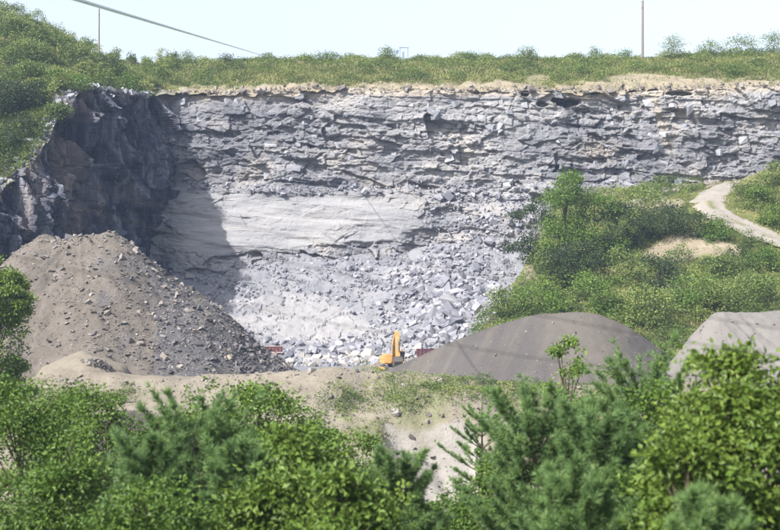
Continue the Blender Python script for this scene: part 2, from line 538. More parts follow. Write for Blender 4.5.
# pit floor + earth bank + valley side in one sheet
ys = np.concatenate([np.linspace(-40, 100, 30), np.linspace(101, 186, 240), np.linspace(187, 312, 40)])
xs = np.linspace(-150, 150, 640)
BX, BY = np.meshgrid(xs, ys)
BZ = bank_z(BX, BY)
pxd = BX / 158.0 * F + 390
d = 170.0 - BY
nz = fbm(BX * 0.25, BZ * 0.35, 76, 4)
pale = sstep(0, 0.25, (sstep(372, 392, pxd) * (1 - sstep(468, 492, pxd)) * sstep(8, 9.5, d) * (1 - sstep(28, 34, d))) - 0.45 + 0.75 * nz)
gn = fbm(BX * 0.09, BY * 0.12, 77, 4)
green = np.clip(sstep(0.12, 0.42, gn + 0.22 * sstep(400, 440, pxd) * (1 - sstep(7, 10, d))), 0, 1) * sstep(0.5, 3.0, d)
green = np.maximum(0.5 * green, sstep(40, 60, d)) * (1 - pale)
bank = link('earth_bank', grid_mesh('earth_bank', np.stack([BX, BY, BZ], -1), {'pale': pale, 'green': green}, smooth=True), M['bank'])
tag(bank, 'tan earth bank in front of the pit with a pale cut', 'bank', kind='structure')

# ------------------------------------------------------------------ setting: back face
nx, nz_ = 1000, 300
fx = np.linspace(-60, 100, nx)
tt = np.linspace(0, 1, nz_)
FX, FT = np.meshgrid(fx, tt)
ZT = face_top(FX) + 0.5 * fbm(FX * 0.15, FX * 0.0, 21, 4)
ZB = -6.0
FZ = ZB + (ZT - ZB) * FT
pxF = FX / 300.0 * F + 390
pyF = 265 - FZ / 300.0 * F
dip = FZ + 0.07 * FX
big = 2.3 * fbm(FX * 0.05, FZ * 0.035, 1, 4)
bench_z = 15.2 + 0.9 * fbm(FX * 0.08, FX * 0, 5, 3) + 0.8 * sstep(430, 520, pxF)
below = 1 - sstep(-0.5, 0.7, FZ - bench_z)
Yw = 303.0 - 0.10 * (ZT - FZ)
slabm = sstep(150, 200, pxF) * (1 - sstep(405, 440, pxF + 26 * fbm(FZ * 0.35, FX * 0.15, 9, 4) - 0.5 * (230 - pyF)))
Yw = Yw - below * (2.6 + (0.50 * slabm + 0.30 * (1 - slabm)) * np.maximum(bench_z - FZ, 0))
# overhang lip at the foot of the pale slab
foot = 3.0 + 2.2 * fbm(FX * 0.09, FX * 0, 6, 5) + 2.6 * sstep(330, 430, pxF)
under = slabm * (1 - sstep(-0.7, 0.7, FZ - foot + 0.9 * fbm(FX * 0.5, FZ * 0.5, 4, 3)))
spur = sstep(455, 500, pxF) * (1 - sstep(9, 13, FZ))
pale = slabm * sstep(-0.4, 0.5, FZ - foot) * (1 - sstep(-1.4, -0.1, FZ - bench_z + 1.2 * fbm(FX * 0.12, FZ * 0.2, 8, 4)))
pale = pale * (1 - 0.75 * sstep(350, 432, pxF + 30 * fbm(FX * 0.1, FZ * 0.15, 36, 3))) * (0.72 + 0.5 * fbm(FX * 0.12, dip * 0.6, 7, 4)).clip(0, 1)
# rock structure: joint blocks of four sizes plus bedding steps
warp = 0.7 * fbm(FX * 0.15, FZ * 0.2, 3, 3)
bed = dip + warp
lay = np.floor(bed / 1.25 + 0.6 * vnoise(FX * 0.03, FX * 0, 13))
layr = hsh(lay.astype(np.int64), (np.floor(FX / 22 + lay * 0.37)).astype(np.int64), 14) * 2 - 1
rough = 0.42 * layr
rough = rough + blocks(FX + 0.3 * FZ, bed, 8.5, 4.0, 0.80, 0.18, 100, 0.18, 0.06)
rough = rough + blocks(FX - 0.2 * FZ, bed, 3.0, 1.3, 0.38, 0.26, 200, 0.13, 0.08)
rough = rough + blocks(FX + 0.4 * FZ, bed, 1.25, 0.6, 0.17, 0.30, 300, 0.06, 0.10) + blocks(FX - 0.1 * FZ, bed, 0.6, 0.34, 0.05, 0.15, 350)
rough = rough + 0.10 * fbm(FX * 1.2, FZ * 1.6, 15, 3)
hollow = np.clip(fbm(FX * 0.10, FZ * 0.20, 16, 4) - 0.12, 0, 1)
rough = rough - 1.5 * hollow
amp = 1.0 - 0.92 * np.clip(pale * 1.4, 0, 1)
amp = amp * (0.55 + 0.85 * vnoise(FX * 0.07 + 3, FZ * 0.12, 17))
amp = amp * (1 - 0.35 * sstep(0.9, 1.0, FT))
smoothslab = 0.9 * fbm(FX * 0.10, dip * 0.5, 18, 4) + 0.28 * (hsh(np.floor(dip / 1.5 + 0.5 * warp).astype(np.int64), np.zeros(FX.shape, np.int64), 19) - 0.5)
Y = Yw - big * (1 - 0.6 * pale) - rough * amp - pale * smoothslab + under * 0.35 - 6.0 * spur * (0.6 + 0.4 * fbm(FX * .1, FZ * .1, 29, 3))
# black hollows under the crest at the right of the middle
for (cx, cy, wx, wy, dp) in [(567, 99, 15, 5.0, 4.0), (527, 92, 5, 3.0, 2.5), (683, 92, 13, 2.2, 2.0), (545, 102, 6, 2.6, 2.0)]:
    e = ((pxF - cx) / wx) ** 2 + ((pyF - cy) / wy) ** 2 + 1.1 * fbm(FX * 0.5, FZ * 0.7, 23, 4)
    Y = Y + dp * (1 - sstep(0.7, 1.15, e))
tan = 0.9 * sstep(0.955, 0.985, FT + 0.02 * fbm(FX * 0.2, FZ * 0.1, 25, 3))
strk = np.exp(-((pxF - 655 - (pyF - 95) * 0.28 + 3 * fbm(FZ * 0.4, FX * 0, 26, 3)) / 4.5) ** 2) * sstep(88, 96, pyF) * (1 - sstep(135, 165, pyF))
tan = np.clip(np.maximum(tan, 0.9 * strk), 0, 1)
tan = np.maximum(tan, 0.55 * np.exp(-((pxF - 600) / 22) ** 2 - ((pyF - 150) / 12) ** 2))
pale2 = 0.75 * np.exp(-((pxF - 528) / 26) ** 2 - ((pyF - 116) / 14) ** 2) * sstep(-0.1, 0.4, fbm(FX * 0.4, FZ * 0.5, 27, 3) + 0.25)
_b = np.pad(Y, 1, mode='edge')
_b = (_b[:-2, 1:-1] + _b[2:, 1:-1] + _b[1:-1, :-2] + _b[1:-1, 2:] + _b[1:-1, 1:-1]) / 5.0
Y = 0.4 * Y + 0.6 * _b
FYs = Y
G = np.stack([FX, Y, FZ], -1)
# roll the lip back over the plateau
lip = np.stack([FX[-1], Y[-1] + 3.0, FZ[-1] - 0.8], -1)[None]
G = np.concatenate([G, lip], 0)
ext = lambda a: np.concatenate([a, a[-1:]], 0)
face = link('quarry_face', grid_mesh('quarry_face', G, {'pale': ext(np.maximum(pale, pale2)), 'tan': ext(tan)}), M['cliff'])
tag(face, 'tall grey limestone quarry face with a smooth pale lower bed', 'cliff', kind='structure')

# ------------------------------------------------------------------ setting: left rock wall in shade
seg = np.r_[0, np.cumsum(np.hypot(np.diff(LEFT_P[:, 0]), np.diff(LEFT_P[:, 1])))]
L = seg[-1]
sx = np.linspace(0, L + 6, 620)
def path(s):
    x = np.interp(s, seg, LEFT_P[:, 0]); y = np.interp(s, seg, LEFT_P[:, 1]); z = np.interp(s, seg, LEFT_P[:, 2])
    ex = np.maximum(s - L, 0)
    return x + ex * 0.35, y + ex * 0.93, z
sm = lambda a: np.convolve(np.pad(a, 12, mode='edge'), np.ones(25) / 25, 'valid')
bx, by, bz = path(sx)
bx, by = sm(bx), sm(by)
tx, ty = np.gradient(bx), np.gradient(by)
tl = np.hypot(tx, ty); nxn, nyn = ty / tl, -tx / tl
bt = np.linspace(0, 1, 260)
S, T = np.meshgrid(sx, bt)
zt = bz[None, :] + 0.9 * fbm(S * 0.25, S * 0, 84, 4) + 0.8 * blocks(S, S * 0 + 0.5, 2.6, 1.0, 1.0, 0.0, 85)
z0 = -16.5
SZ = z0 + (zt - z0) * T
vs = S + 0.16 * SZ + 1.2 * fbm(S * 0.06, SZ * 0.08, 88, 3)
r = 1.6 * fbm(S * 0.07, SZ * 0.05, 81, 3)
r = r + blocks(vs, SZ, 5.5, 16.0, 2.0, 0.30, 410, 0.9, 0.06)
r = r + blocks(vs, SZ, 2.1, 5.0, 0.9, 0.5, 420, 0.7, 0.10)
r = r + blocks(vs, SZ, 0.9, 1.6, 0.32, 0.55, 430, 0.25, 0.12)
s58 = np.interp(75, [-120, -60, 0, 25, 48, 64, 90, 115, 150], seg)
r = r + np.exp(-((S - s58) / 13.0) ** 2) * sstep(0.40, 0.75, T) * blocks(S + 0.1 * SZ, SZ, 3.6, 9.0, 1.2, 0.75, 450, 0.5, 0.06)
off = r * (1 - 0.55 * sstep(0.90, 1.0, T)) + 0.10 * (zt - SZ)
GX_, GY_, = bx[None] + nxn[None] * off, by[None] + nyn[None] * off
tanb = np.clip(sstep(0.93, 1.02, T + 0.1 * fbm(S * 0.3, SZ * 0.2, 89, 3)) * 0.8 + 0.7 * np.exp(-((S - np.interp(58, [-120, -60, 0, 25, 48, 64, 90, 115, 150], seg)) / 3.2) ** 2) * sstep(0.35, 0.6, T), 0, 1)
Gb = np.stack([GX_, GY_, SZ], -1)
lip = np.stack([GX_[-1] - nxn * 2.2, GY_[-1] - nyn * 2.2, SZ[-1] - 2.6], -1)[None]
Gb = np.concatenate([Gb, lip], 0)
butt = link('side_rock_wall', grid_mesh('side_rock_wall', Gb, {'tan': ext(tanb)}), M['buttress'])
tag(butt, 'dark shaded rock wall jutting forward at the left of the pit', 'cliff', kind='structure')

# ------------------------------------------------------------------ setting: hillside above both
cs = []
for s in np.linspace(0, L, 150):
    x, y, z = path(np.array([s]))
    i = int(np.argmin(np.abs(sx - s)))
    w = sstep(L - 14, L, s)
    dx, dy = -nxn[i] * (1 - w), -nyn[i] * (1 - w) + w
    l = math.hypot(dx, dy)
    cs.append((x[0], y[0], dx / l, dy / l))
x0 = LEFT_P[-1, 0]
for x in np.linspace(x0 + 0.6, 110, 330):
    w = sstep(x0, x0 + 6, x)
    cs.append((x, 299 + 4 * w + 0.3, 0.0, 1.0))
cs = np.array(cs)
tr = np.concatenate([np.linspace(-0.3, 45, 110), np.linspace(48, 140, 24)])
HX = cs[None, :, 0] + cs[None, :, 2] * tr[:, None]
HY = cs[None, :, 1] + cs[None, :, 3] * tr[:, None]
HZ = hill_z(HX, HY) - 0.25 * (1 - sstep(0, 2.5, tr))[:, None] + (0.55 * fbm(HX * 0.5, HY * 0.5, 32, 4) + 0.5 * blocks(HX, HY, 2.4, 1.6, 0.7, 0.2, 33)) * (1 - sstep(5, 12, tr))[:, None]
hn = fbm(HX * 0.12, HY * 0.16, 91, 4)
plate = sstep(x0 - 6, x0 + 10, HX) * np.ones_like(tr)[:, None]
dedge = tr[:, None] * np.ones_like(HX)
soil = plate * (1 - sstep(3.5, 9.5, dedge - 6.0 * hn)) * 0.95
pxH = HX / HY * F + 390; pyH = 265 - HZ / HY * F
soil = np.maximum(soil, 0.95 * sstep(0.35, 0.6, np.exp(-((pxH - 640) / 42) ** 2 - ((pyH - 80) / 7) ** 2) + 0.3 * hn))
soil = np.maximum(soil, sstep(0.3, 0.55, np.exp(-((pxH - 537) / 13) ** 2 - ((pyH - 80) / 6) ** 2)) * 0.6)
soil = np.maximum(soil, (1 - plate) * (1 - sstep(0.6, 3.5, dedge - 4 * hn)) * 0.7)
rockm = (1 - plate) * (1 - sstep(0.4, 2.4, dedge - 4 * fbm(HX * 0.3, HY * 0.3, 92, 3)))
hillside = link('hillside', grid_mesh('hillside', np.stack([HX, HY, HZ], -1), {'soil': soil, 'rock': rockm}, smooth=True, flip=True), M['turf'])
tag(hillside, 'grassy hillside and plateau above the quarry crest', 'hillside', kind='structure')

# ------------------------------------------------------------------ setting: rubble slope below the face
xs = np.linspace(-66, 34, 420); ys = np.linspace(224, 301, 330)
TX, TY = np.meshgrid(xs, ys)
TZ = talus_z(TX, TY) + 0.3 * blocks(TX, TY, 2.2, 1.8, 1.0, 0.25, 510) * sstep(250, 256, TY)
tpx, tpy = TX / TY * F + 390, 265 - TZ / TY * F
gb = lambda cx, cy, wx, wy: np.exp(-((tpx - cx) / wx) ** 2 - ((tpy - cy) / wy) ** 2)
tpale = sstep(0.25, 0.6, gb(300, 318, 62, 22) + gb(335, 336, 45, 10) + 0.8 * gb(420, 272, 40, 7) + 0.55 * fbm(TX * 0.2, TY * 0.25, 47, 4) + 0.1)
talus = link('rubble_slope', grid_mesh('rubble_slope', np.stack([TX, TY, TZ], -1), {'pale': tpale}), M['talus'])
tag(talus, 'pale slope of blasted limestone rubble below the face', 'rubble', kind='structure')

# ------------------------------------------------------------------ setting: embankment on the right with haul road
xs = np.linspace(4, 115, 300); ys = np.linspace(198, 301, 280)
EX, EY = np.meshgrid(xs, ys)
EZ = emb_z(EX, EY)
pxE = EX / EY * F + 390; pyE = 265 - EZ / EY * F
en = fbm(EX * 0.12, EY * 0.12, 65, 5)
def blob(px, py, cx, cy, wx, wy):
    return np.exp(-((px - cx) / wx) ** 2 - ((py - cy) / wy) ** 2)
def emb_soil(px, py, n):
    s = blob(px, py, 690, 243, 34, 15) + blob(px, py, 665, 255, 20, 9) + blob(px, py, 672, 290, 14, 10) + blob(px, py, 655, 205, 34, 9) + 0.9 * blob(px, py, 490, 318, 14, 9) + blob(px, py, 528, 275, 9, 14) + 0.8 * blob(px, py, 735, 250, 18, 7) + 0.6 * blob(px, py, 700, 185, 40, 5)
    return sstep(0.35, 0.7, s + 0.45 * n)
soil = emb_soil(pxE, pyE, en)
rockm = np.clip((1 - sstep(14, 24, EX - 0.0 * EY)) * sstep(235, 262, EY), 0, 1)
emb = link('embankment', grid_mesh('embankment', np.stack([EX, EY, EZ], -1), {'soil': soil, 'rock': rockm}, smooth=True), M['turf'])
tag(emb, 'scrub covered embankment right of the pit', 'embankment', kind='structure')

road_px = [(900, 272, 237), (830, 254, 241), (785, 243, 245), (760, 234, 249), (738, 225, 253), (722, 217, 256), (711, 208, 260), (708, 200, 264), (712, 194, 267), (722, 187, 272), (742, 181, 279), (765, 179, 283), (800, 178, 286), (870, 178, 290)]
rp = np.array([P(*q) for q in road_px])
def smooth_path(p, n):
    t = np.linspace(0, len(p) - 1, n)
    idx = np.arange(len(p))
    q = np.stack([np.interp(t, idx, p[:, k]) for k in range(p.shape[1])], -1)
    for _ in range(10):
        q[1:-1] = 0.25 * q[:-2] + 0.5 * q[1:-1] + 0.25 * q[2:]
    return q
rc = smooth_path(rp[:, :2], 160)
rtan = np.gradient(rc, axis=0); rtan /= np.linalg.norm(rtan, axis=1)[:, None]
rnor = np.stack([rtan[:, 1], -rtan[:, 0]], -1)
wv = np.linspace(-1, 1, 17)
hw = 2.9 + 0.9 * fbm(np.arange(160) * 0.2, np.zeros(160), 66, 4)
RX = rc[None, :, 0] + rnor[None, :, 0] * wv[:, None] * hw
RY = rc[None, :, 1] + rnor[None, :, 1] * wv[:, None] * hw
RZc = emb_z(rc[:, 0], rc[:, 1])
RZ = 0.35 * emb_z(RX, RY) + 0.65 * RZc[None] + 0.30 - 0.42 * np.abs(wv[:, None]) ** 4 - 0.10 * np.exp(-((np.abs(wv[:, None]) - 0.5) / 0.16) ** 2)
RZ = np.maximum(RZ, emb_z(RX, RY) + 0.10 - 0.25 * (np.abs(wv[:, None]) > 0.95))
rgreen = np.exp(-(wv[:, None] / 0.2) ** 2) * sstep(-0.15, 0.2, fbm(RX * 0.3, RY * 0.3, 67, 3) + 0.05) * np.ones_like(RX)
rgreen = np.maximum(rgreen, sstep(0.82, 1.0, np.abs(wv[:, None]) + 0.45 * fbm(RX * 0.5, RY * 0.5, 68, 4)))
road = link('dirt_road', grid_mesh('dirt_road', np.stack([RX, RY, RZ], -1), {'green': rgreen}, smooth=True), M['road'])
tag(road, 'pale gravel haul road bending up the embankment', 'road', kind='structure')
road_pts = rc


# ------------------------------------------------------------------ rocks
def rock_proto(seed, n=16, flat=(1, 1, 1)):
    r = np.random.default_rng(seed)
    bm = bmesh.new()
    for k in range(n):
        v = r.uniform(-1, 1, 3)
        v = v / max(np.abs(v).max(), 1e-6) * r.uniform(0.75, 1.0) if k % 3 else v / np.linalg.norm(v) * 0.95
        bm.verts.new(v * np.array(flat) * 0.5)
    bmesh.ops.convex_hull(bm, input=bm.verts)
    loose = [v for v in bm.verts if not v.link_faces]
    bmesh.ops.delete(bm, geom=loose, context='VERTS')
    bmesh.ops.triangulate(bm, faces=bm.faces)
    bmesh.ops.recalc_face_normals(bm, faces=bm.faces)
    bm.verts.index_update()
    V = np.array([v.co[:] for v in bm.verts]); Fc = np.array([[v.index for v in f.verts] for f in bm.faces])
    bm.free()
    return V, Fc


def block_proto(seed, flat):
    r = np.random.default_rng(seed)
    bm = bmesh.new()
    for sx_ in (-1, 1):
        for sy_ in (-1, 1):
            for sz_ in (-1, 1):
                c = np.array([sx_, sy_, sz_]) * r.uniform(0.42, 1.0, 3)
                bm.verts.new(c * np.array(flat) * 0.5)
                if r.random() < 0.5:
                    c2 = c * np.array([1.0, 1.0, 1.0]); c2[r.integers(0, 3)] *= r.uniform(0.55, 0.8); c2 *= r.uniform(1.02, 1.12)
                    bm.verts.new(c2 * np.array(flat) * 0.5)
    bmesh.ops.convex_hull(bm, input=bm.verts)
    bmesh.ops.delete(bm, geom=[v for v in bm.verts if not v.link_faces], context='VERTS')
    bmesh.ops.triangulate(bm, faces=bm.faces)
    bmesh.ops.recalc_face_normals(bm, faces=bm.faces)
    bm.verts.index_update()
    V = np.array([v.co[:] for v in bm.verts]); Fc = np.array([[v.index for v in f.verts] for f in bm.faces])
    bm.free()
    return V, Fc


BLOCKS = [block_proto(980 + k, (1, 0.85, 0.66)) for k in range(10)]
ROCKS = BLOCKS[:7] + [rock_proto(900 + k, 14, (1, 0.8, 0.62)) for k in range(7)]
SLABS = [rock_proto(950 + k, 13, (1, 0.7, 0.26)) for k in range(8)]


def rock_meshes(protos, mat, name):
    out = []
    for V, Fc in protos:
        me = np_mesh(name, V, Fc)
        me.materials.append(mat)
        out.append(me)
    return out


def rand_rot(r, tilt=3.2):
    return Euler((r.uniform(-tilt, tilt), r.uniform(-tilt, tilt), r.uniform(0, 6.283)))


def stones(parent, meshes, spots, name='stone', tilt=3.2, seed=1, stretch=(0.7, 1.3)):
    """spots: (x, y, z, size): one object for each stone, mesh data shared"""
    r = random.Random(seed)
    for (x, y, z, s) in spots:
        o = bpy.data.objects.new(name, meshes[r.randrange(len(meshes))])
        COL.objects.link(o)
        o.parent = parent
        o.location = (x, y, z)
        o.rotation_euler = rand_rot(r, tilt)
        o.scale = (s * r.uniform(*stretch), s * r.uniform(*stretch), s * r.uniform(*stretch))


def rubble_mass(name, protos, spots, mat, parent, tilt=3.2, seed=1):
    r = random.Random(seed)
    Vs, Fs, R = [], [], []
    n = 0
    for (x, y, z, s) in spots:
        V, Fc = protos[r.randrange(len(protos))]
        m = np.array(rand_rot(r, tilt).to_matrix())
        sc = np.array([r.uniform(0.7, 1.3), r.uniform(0.7, 1.3), r.uniform(0.7, 1.3)]) * s
        Vs.append((V * sc) @ m.T + np.array([x, y, z]))
        Fs.append(Fc + n)
        R.append(np.full(len(V), r.random()))
        n += len(V)
    me = np_mesh(name, np.concatenate(Vs), np.concatenate(Fs), {'rnd': np.concatenate(R)})
    o = link(name, me, mat, parent)
    o['kind'] = 'stuff'
    return o


ME_STONE = rock_meshes(ROCKS, M['stone'], 'stone')
ME_PALE = rock_meshes(ROCKS, M['stone_pale'], 'stone')
ME_BLOCK = rock_meshes(BLOCKS, M['block'], 'rock_block')
ME_TANB = rock_meshes(BLOCKS, M['block_tan'], 'rock_block')
ME_SHALE = rock_meshes(SLABS + ROCKS[:3], M['stone_shale'], 'stone')
ME_TAN = rock_meshes(SLABS + ROCKS[:4], M['stone_tan'], 'stone')

# rubble under the face: density and size follow the photograph
def px_of(X, Y, Z):
    return X / Y * F + 390, 265 - Z / Y * F
r = np.random.default_rng(21)
cand = []
while len(cand) < 17000:
    X = r.uniform(-50, 24, 4000); Y = r.uniform(236, 293, 4000)
    Z = talus_z(X, Y)
    a, b = px_of(X, Y, Z)
    dens = 0.40 + 0.75 * blob(a, b, 450, 300, 55, 45) + 0.5 * blob(a, b, 360, 275, 70, 18) + 0.45 * blob(a, b, 240, 275, 35, 22) + 0.8 * blob(a, b, 330, 352, 80, 13) - 0.55 * blob(a, b, 300, 318, 52, 20) - 0.45 * blob(a, b, 335, 335, 40, 9)
    dens = dens + 0.4 * fbm(X * 0.15, Y * 0.2, 45, 3)
    k = r.uniform(0, 1, 4000) < dens * 0.8
    for x, y, z, aa, bb in zip(X[k], Y[k], Z[k], a[k], b[k]):
        big_ = 0.50 + 1.0 * math.exp(-((aa - 455) / 45) ** 2 - ((bb - 310) / 40) ** 2) + 0.75 * math.exp(-((aa - 340) / 75) ** 2 - ((bb - 356) / 11) ** 2)
        s = min(0.25 * big_ * (1 - r.random()) ** -0.60, 2.3 * big_)
        cand.append((x, y, z + 0.12 * s, s))
cand.sort(key=lambda q: -q[3])
front = [q for q in cand[:300] if q[1] < 252]
rest = [q for q in cand[:300] if q[1] >= 252]
stones(talus, ME_PALE, front, 'stone', 0.6, 5)
stones(talus, ME_STONE, rest, 'stone', 0.9, 6)
rubble_mass('rubble', ROCKS, cand[300:], M['stone'], talus, 1.0, 7)

# blocks standing proud of the back face and lying on its bench
def face_y(X, Z):
    j = int(np.clip(np.searchsorted(fx, X), 1, nx - 1))
    t = (Z - ZB) / (ZT[0, j] - ZB)
    i = int(np.clip(t * (nz_ - 1), 0, nz_ - 1))
    return FYs[i, j]
sp = []
while len(sp) < 230:
    a = r.uniform(165, 800); b = r.uniform(93, 188) if r.random() < 0.72 else r.uniform(188, 300)
    if b > 188 and not (425 < a < 525):
        continue
    X, _, Z = P(a, b, 301)
    s = r.uniform(0.8, 2.4)
    sp.append((X, face_y(X, Z) + 0.30 * s, Z, s))
stones(face, ME_BLOCK, sp, 'rock_block', 0.22, 8, (0.5, 1.6))
sp = []
for k in range(520):
    a = r.uniform(185, 640)
    X = (a - 390) / F * 298
    zb = 15.2 + 0.9 * float(fbm(X * 0.08, 0.0, 5, 3)) + 0.8 * float(sstep(430, 520, a))
    Z = zb + r.uniform(-0.6, 0.9)
    s = 0.3 * (1 - r.random()) ** -0.4
    sp.append((X, face_y(X, Z - 0.3) - 0.1, Z + 0.1, min(s, 1.4)))
rubble_mass('ledge_rubble', ROCKS, sp, M['stone'], face, 1.0, 9)
# broken rock at the right of the pale bed
sp = []
for k in range(900):
    a = r.uniform(425, 535); b = r.uniform(192, 300)
    X, _, Z = P(a, b, 294)
    s = 0.35 * (1 - r.random()) ** -0.45
    sp.append((X, face_y(X, Z) - 0.1 * s, Z, min(s, 2.0)))
rubble_mass('broken_rock', ROCKS, sp, M['stone'], face, 1.0, 10)

# broken stone along the crest
sp = []
for k in range(900):
    x = r.uniform(-48, 92); y = 302.2 + abs(r.normal(0, 1.6))
    s = min(0.22 * (1 - r.random()) ** -0.5, 1.5)
    sp.append((x, y, float(hill_z(x, y)) + 0.1 * s + 0.15, s))
rubble_mass('crest_rubble', ROCKS, sp, M['stone_tan'], face, 1.0, 20)
sp = []
for k in range(1700):
    i = int(r.integers(0, 150)); t = abs(r.normal(0, 1.3)) - 0.3
    x = cs[i, 0] + cs[i, 2] * t; y = cs[i, 1] + cs[i, 3] * t
    s = min(0.28 * (1 - r.random()) ** -0.5, 1.6)
    sp.append((x, y, float(hill_z(x, y)) + 0.1 * s, s))
rubble_mass('crest_rubble', ROCKS, sp, M['block'], butt, 1.0, 22)




# ------------------------------------------------------------------ heaps
def heap(name, label, cat, zfun, x0, x1, y0, y1, mat, attrs=None, n=(220, 200), group=None, zmin=-17.0):
    xs = np.linspace(x0, x1, n[0]); ys = np.linspace(y0, y1, n[1])
    X, Y = np.meshgrid(xs, ys)
    Z = np.maximum(zfun(X, Y), zmin)
    at = attrs(X, Y, Z) if attrs else None
    root = link(name, grid_mesh(name, np.stack([X, Y, Z], -1), at, smooth=True), mat)
    tag(root, label, cat, group)
    return root


RA, RB = P(48, 238, 215)[0], P(112, 238, 215)[0]
def spoil_z(X, Y):
    X = np.asarray(X, float); Y = np.asarray(Y, float)
    dx = np.maximum(np.maximum(RA - X, X - RB), 0); dy = Y - 215
    dd = np.sqrt(dx * dx + dy * dy * 1.0 + 1.2)
    ang = np.arctan2(dy, X - 0.5 * (RA + RB))
    z = 5.0 - 0.775 * dd - 0.3 * np.sin((X - RA) * 0.45)
    z = z + 0.7 * fbm(X * 0.12, Y * 0.12, 111, 4) + 0.42 * fbm(X * 0.6, Y * 0.6, 112, 5) + 0.25 * fbm(ang * 6, dd * 0.1, 113, 3)
    return z
def spoil_attr(X, Y, Z):
    a, b = px_of(X, Y, Z)
    dk = sstep(0.36, 0.66, sstep(50, 290, a + 0.35 * (b - 240)) + 0.55 * fbm(X * 0.25, Z * 0.2, 114, 4))
    dk = np.maximum(dk, sstep(160, 215, a) * sstep(335, 352, b))
    dk = dk * (0.75 + 0.25 * fbm(X, Y, 117, 3))
    return {'dark': np.clip(dk, 0, 1)}
spoil = heap('spoil_heap', 'big tan conical spoil heap with dark shale on its right flank', 'spoil heap', spoil_z, -82, -6, 182, 246, M['spoil'], spoil_attr, (360, 300))
r = np.random.default_rng(33)
ct, cdk = [], []
while len(ct) + len(cdk) < 11000:
    X = r.uniform(-72, -10, 3000); Y = r.uniform(186, 222, 3000)
    Z = spoil_z(X, Y)
    a, b = px_of(X, Y, Z)
    w = sstep(70, 300, a + 0.35 * (b - 240)) + 0.35 * fbm(X * 0.25, Z * 0.2, 114, 4) + 0.6 * blob(a, b, 90, 238, 55, 6)
    k = (Z > -16.5) & (r.uniform(0, 1, 3000) < 0.16 + 0.8 * np.clip(w, 0, 1))
    for x, y, z, ww in zip(X[k], Y[k], Z[k], w[k]):
        s = min(0.20 * (1 - r.random()) ** -0.46, 1.05)
        (cdk if ww + r.uniform(-0.4, 0.4) > 0.34 else ct).append((x, y, z + 0.08 * s, s))
ct.sort(key=lambda q: -q[3]); cdk.sort(key=lambda q: -q[3])
stones(spoil, ME_TAN, ct[:110], 'stone', 0.7, 11)
stones(spoil, ME_SHALE, cdk[:190], 'stone', 0.7, 12)
rubble_mass('rubble', SLABS, ct[110:], M['stone_tan'], spoil, 0.8, 13)
rubble_mass('shale_rubble', SLABS, cdk[190:], M['stone_shale'], spoil, 0.8, 14)

GH = [(300, 400), (360, 381), (400, 366), (440, 348), (480, 332), (520, 318.5), (545, 314.5), (590, 313), (608, 317), (625, 326), (645, 340), (665, 354), (690, 372), (740, 400)]
def gravel_z(X, Y):
    X = np.asarray(X, float); Y = np.asarray(Y, float)
    a = X / 195.0 * F + 390
    zc = (265 - np.mean([lerp_tab(a + q, GH) for q in (-22, -14, -7, 0, 7, 14, 22)], 0)) / F * 195.0 + 0.15
    dy = np.abs(Y - 195.0)
    z = zc - 0.58 * (np.sqrt(dy * dy + 3.0) - 1.7)
    return z + 0.16 * fbm(X * 0.2, Y * 0.2, 121, 4) + 0.10 * fbm(X * 1.3, Y * 1.3, 126, 3) + 0.05 * fbm(a * 0.12 - (Y - 195) * 0.25, Y * 0.05, 122, 3)
def gravel_attr(X, Y, Z):
    a = X / 195.0 * F + 390
    v = a - (195 - Y) * -2.2
    return {'dark': 0.55 * np.clip(sstep(515, 560, a - (195 - Y) * 2.0 + 25 * fbm(X * 0.2, Y * 0.1, 123, 3)) * (1 - sstep(600, 640, a)) + 0.9 * sstep(-0.05, 0.45, fbm(X * 0.45 - Y * 0.2, Y * 0.04, 124, 4)), 0, 1)}
gravel = heap('gravel_heap', 'broad smooth dark grey gravel heap in front of the embankment', 'gravel heap', gravel_z, -14, 50, 176, 214, M['gravel'], gravel_attr, (300, 200), 'gravel heaps on the quarry floor')
GH2 = [(640, 385), (668, 366), (682, 349), (690, 338), (702, 325), (714, 314.5), (722, 312), (745, 312.5), (770, 310), (800, 311), (840, 312), (880, 330), (930, 372)]
def gravel2_z(X, Y):
    X = np.asarray(X, float); Y = np.asarray(Y, float)
    a = X / 190.0 * F + 390
    zc = (265 - lerp_tab(a, GH2)) / F * 190.0
    dy = np.abs(Y - 190.0)
    rill = np.abs(fbm(X * 0.35 + 0.2 * (Y - 190), Y * 0.03, 131, 3))
    return zc - 0.75 * (np.sqrt(dy * dy + 0.6) - 0.8) + 0.22 * fbm(X * 0.3, Y * 0.3, 132, 4) + 0.12 * fbm(X * 1.3, Y * 1.3, 136, 3) - 0.5 * np.clip(0.14 - rill, 0, 1) * 3 * sstep(0.3, 3, dy)
gravel2 = heap('gravel_heap', 'flat-topped pale grey gravel heap with rilled sides at the right edge', 'gravel heap', gravel2_z, 30, 70, 174, 206, M['gravel_pale'], None, (240, 180), 'gravel heaps on the quarry floor')

# coarse stones rolled down the gravel heaps
for hp_, zf_, x0_, x1_, yc_, sd_ in ((gravel, gravel_z, -10, 38, 195, 151), (gravel2, gravel2_z, 36, 62, 190, 152)):
    rr_ = np.random.default_rng(sd_)
    sp = []
    for k in range(1500):
        x = rr_.uniform(x0_, x1_); y = yc_ - 14 * rr_.random() ** 0.7
        z = float(zf_(x, y))
        if z > -16.5:
            s_ = min(0.07 * (1 - rr_.random()) ** -0.45, 0.45)
            sp.append((x, y, z, s_))
    rubble_mass('coarse_gravel', ROCKS, sp, M['stone_tan'], hp_, 1.0, sd_)

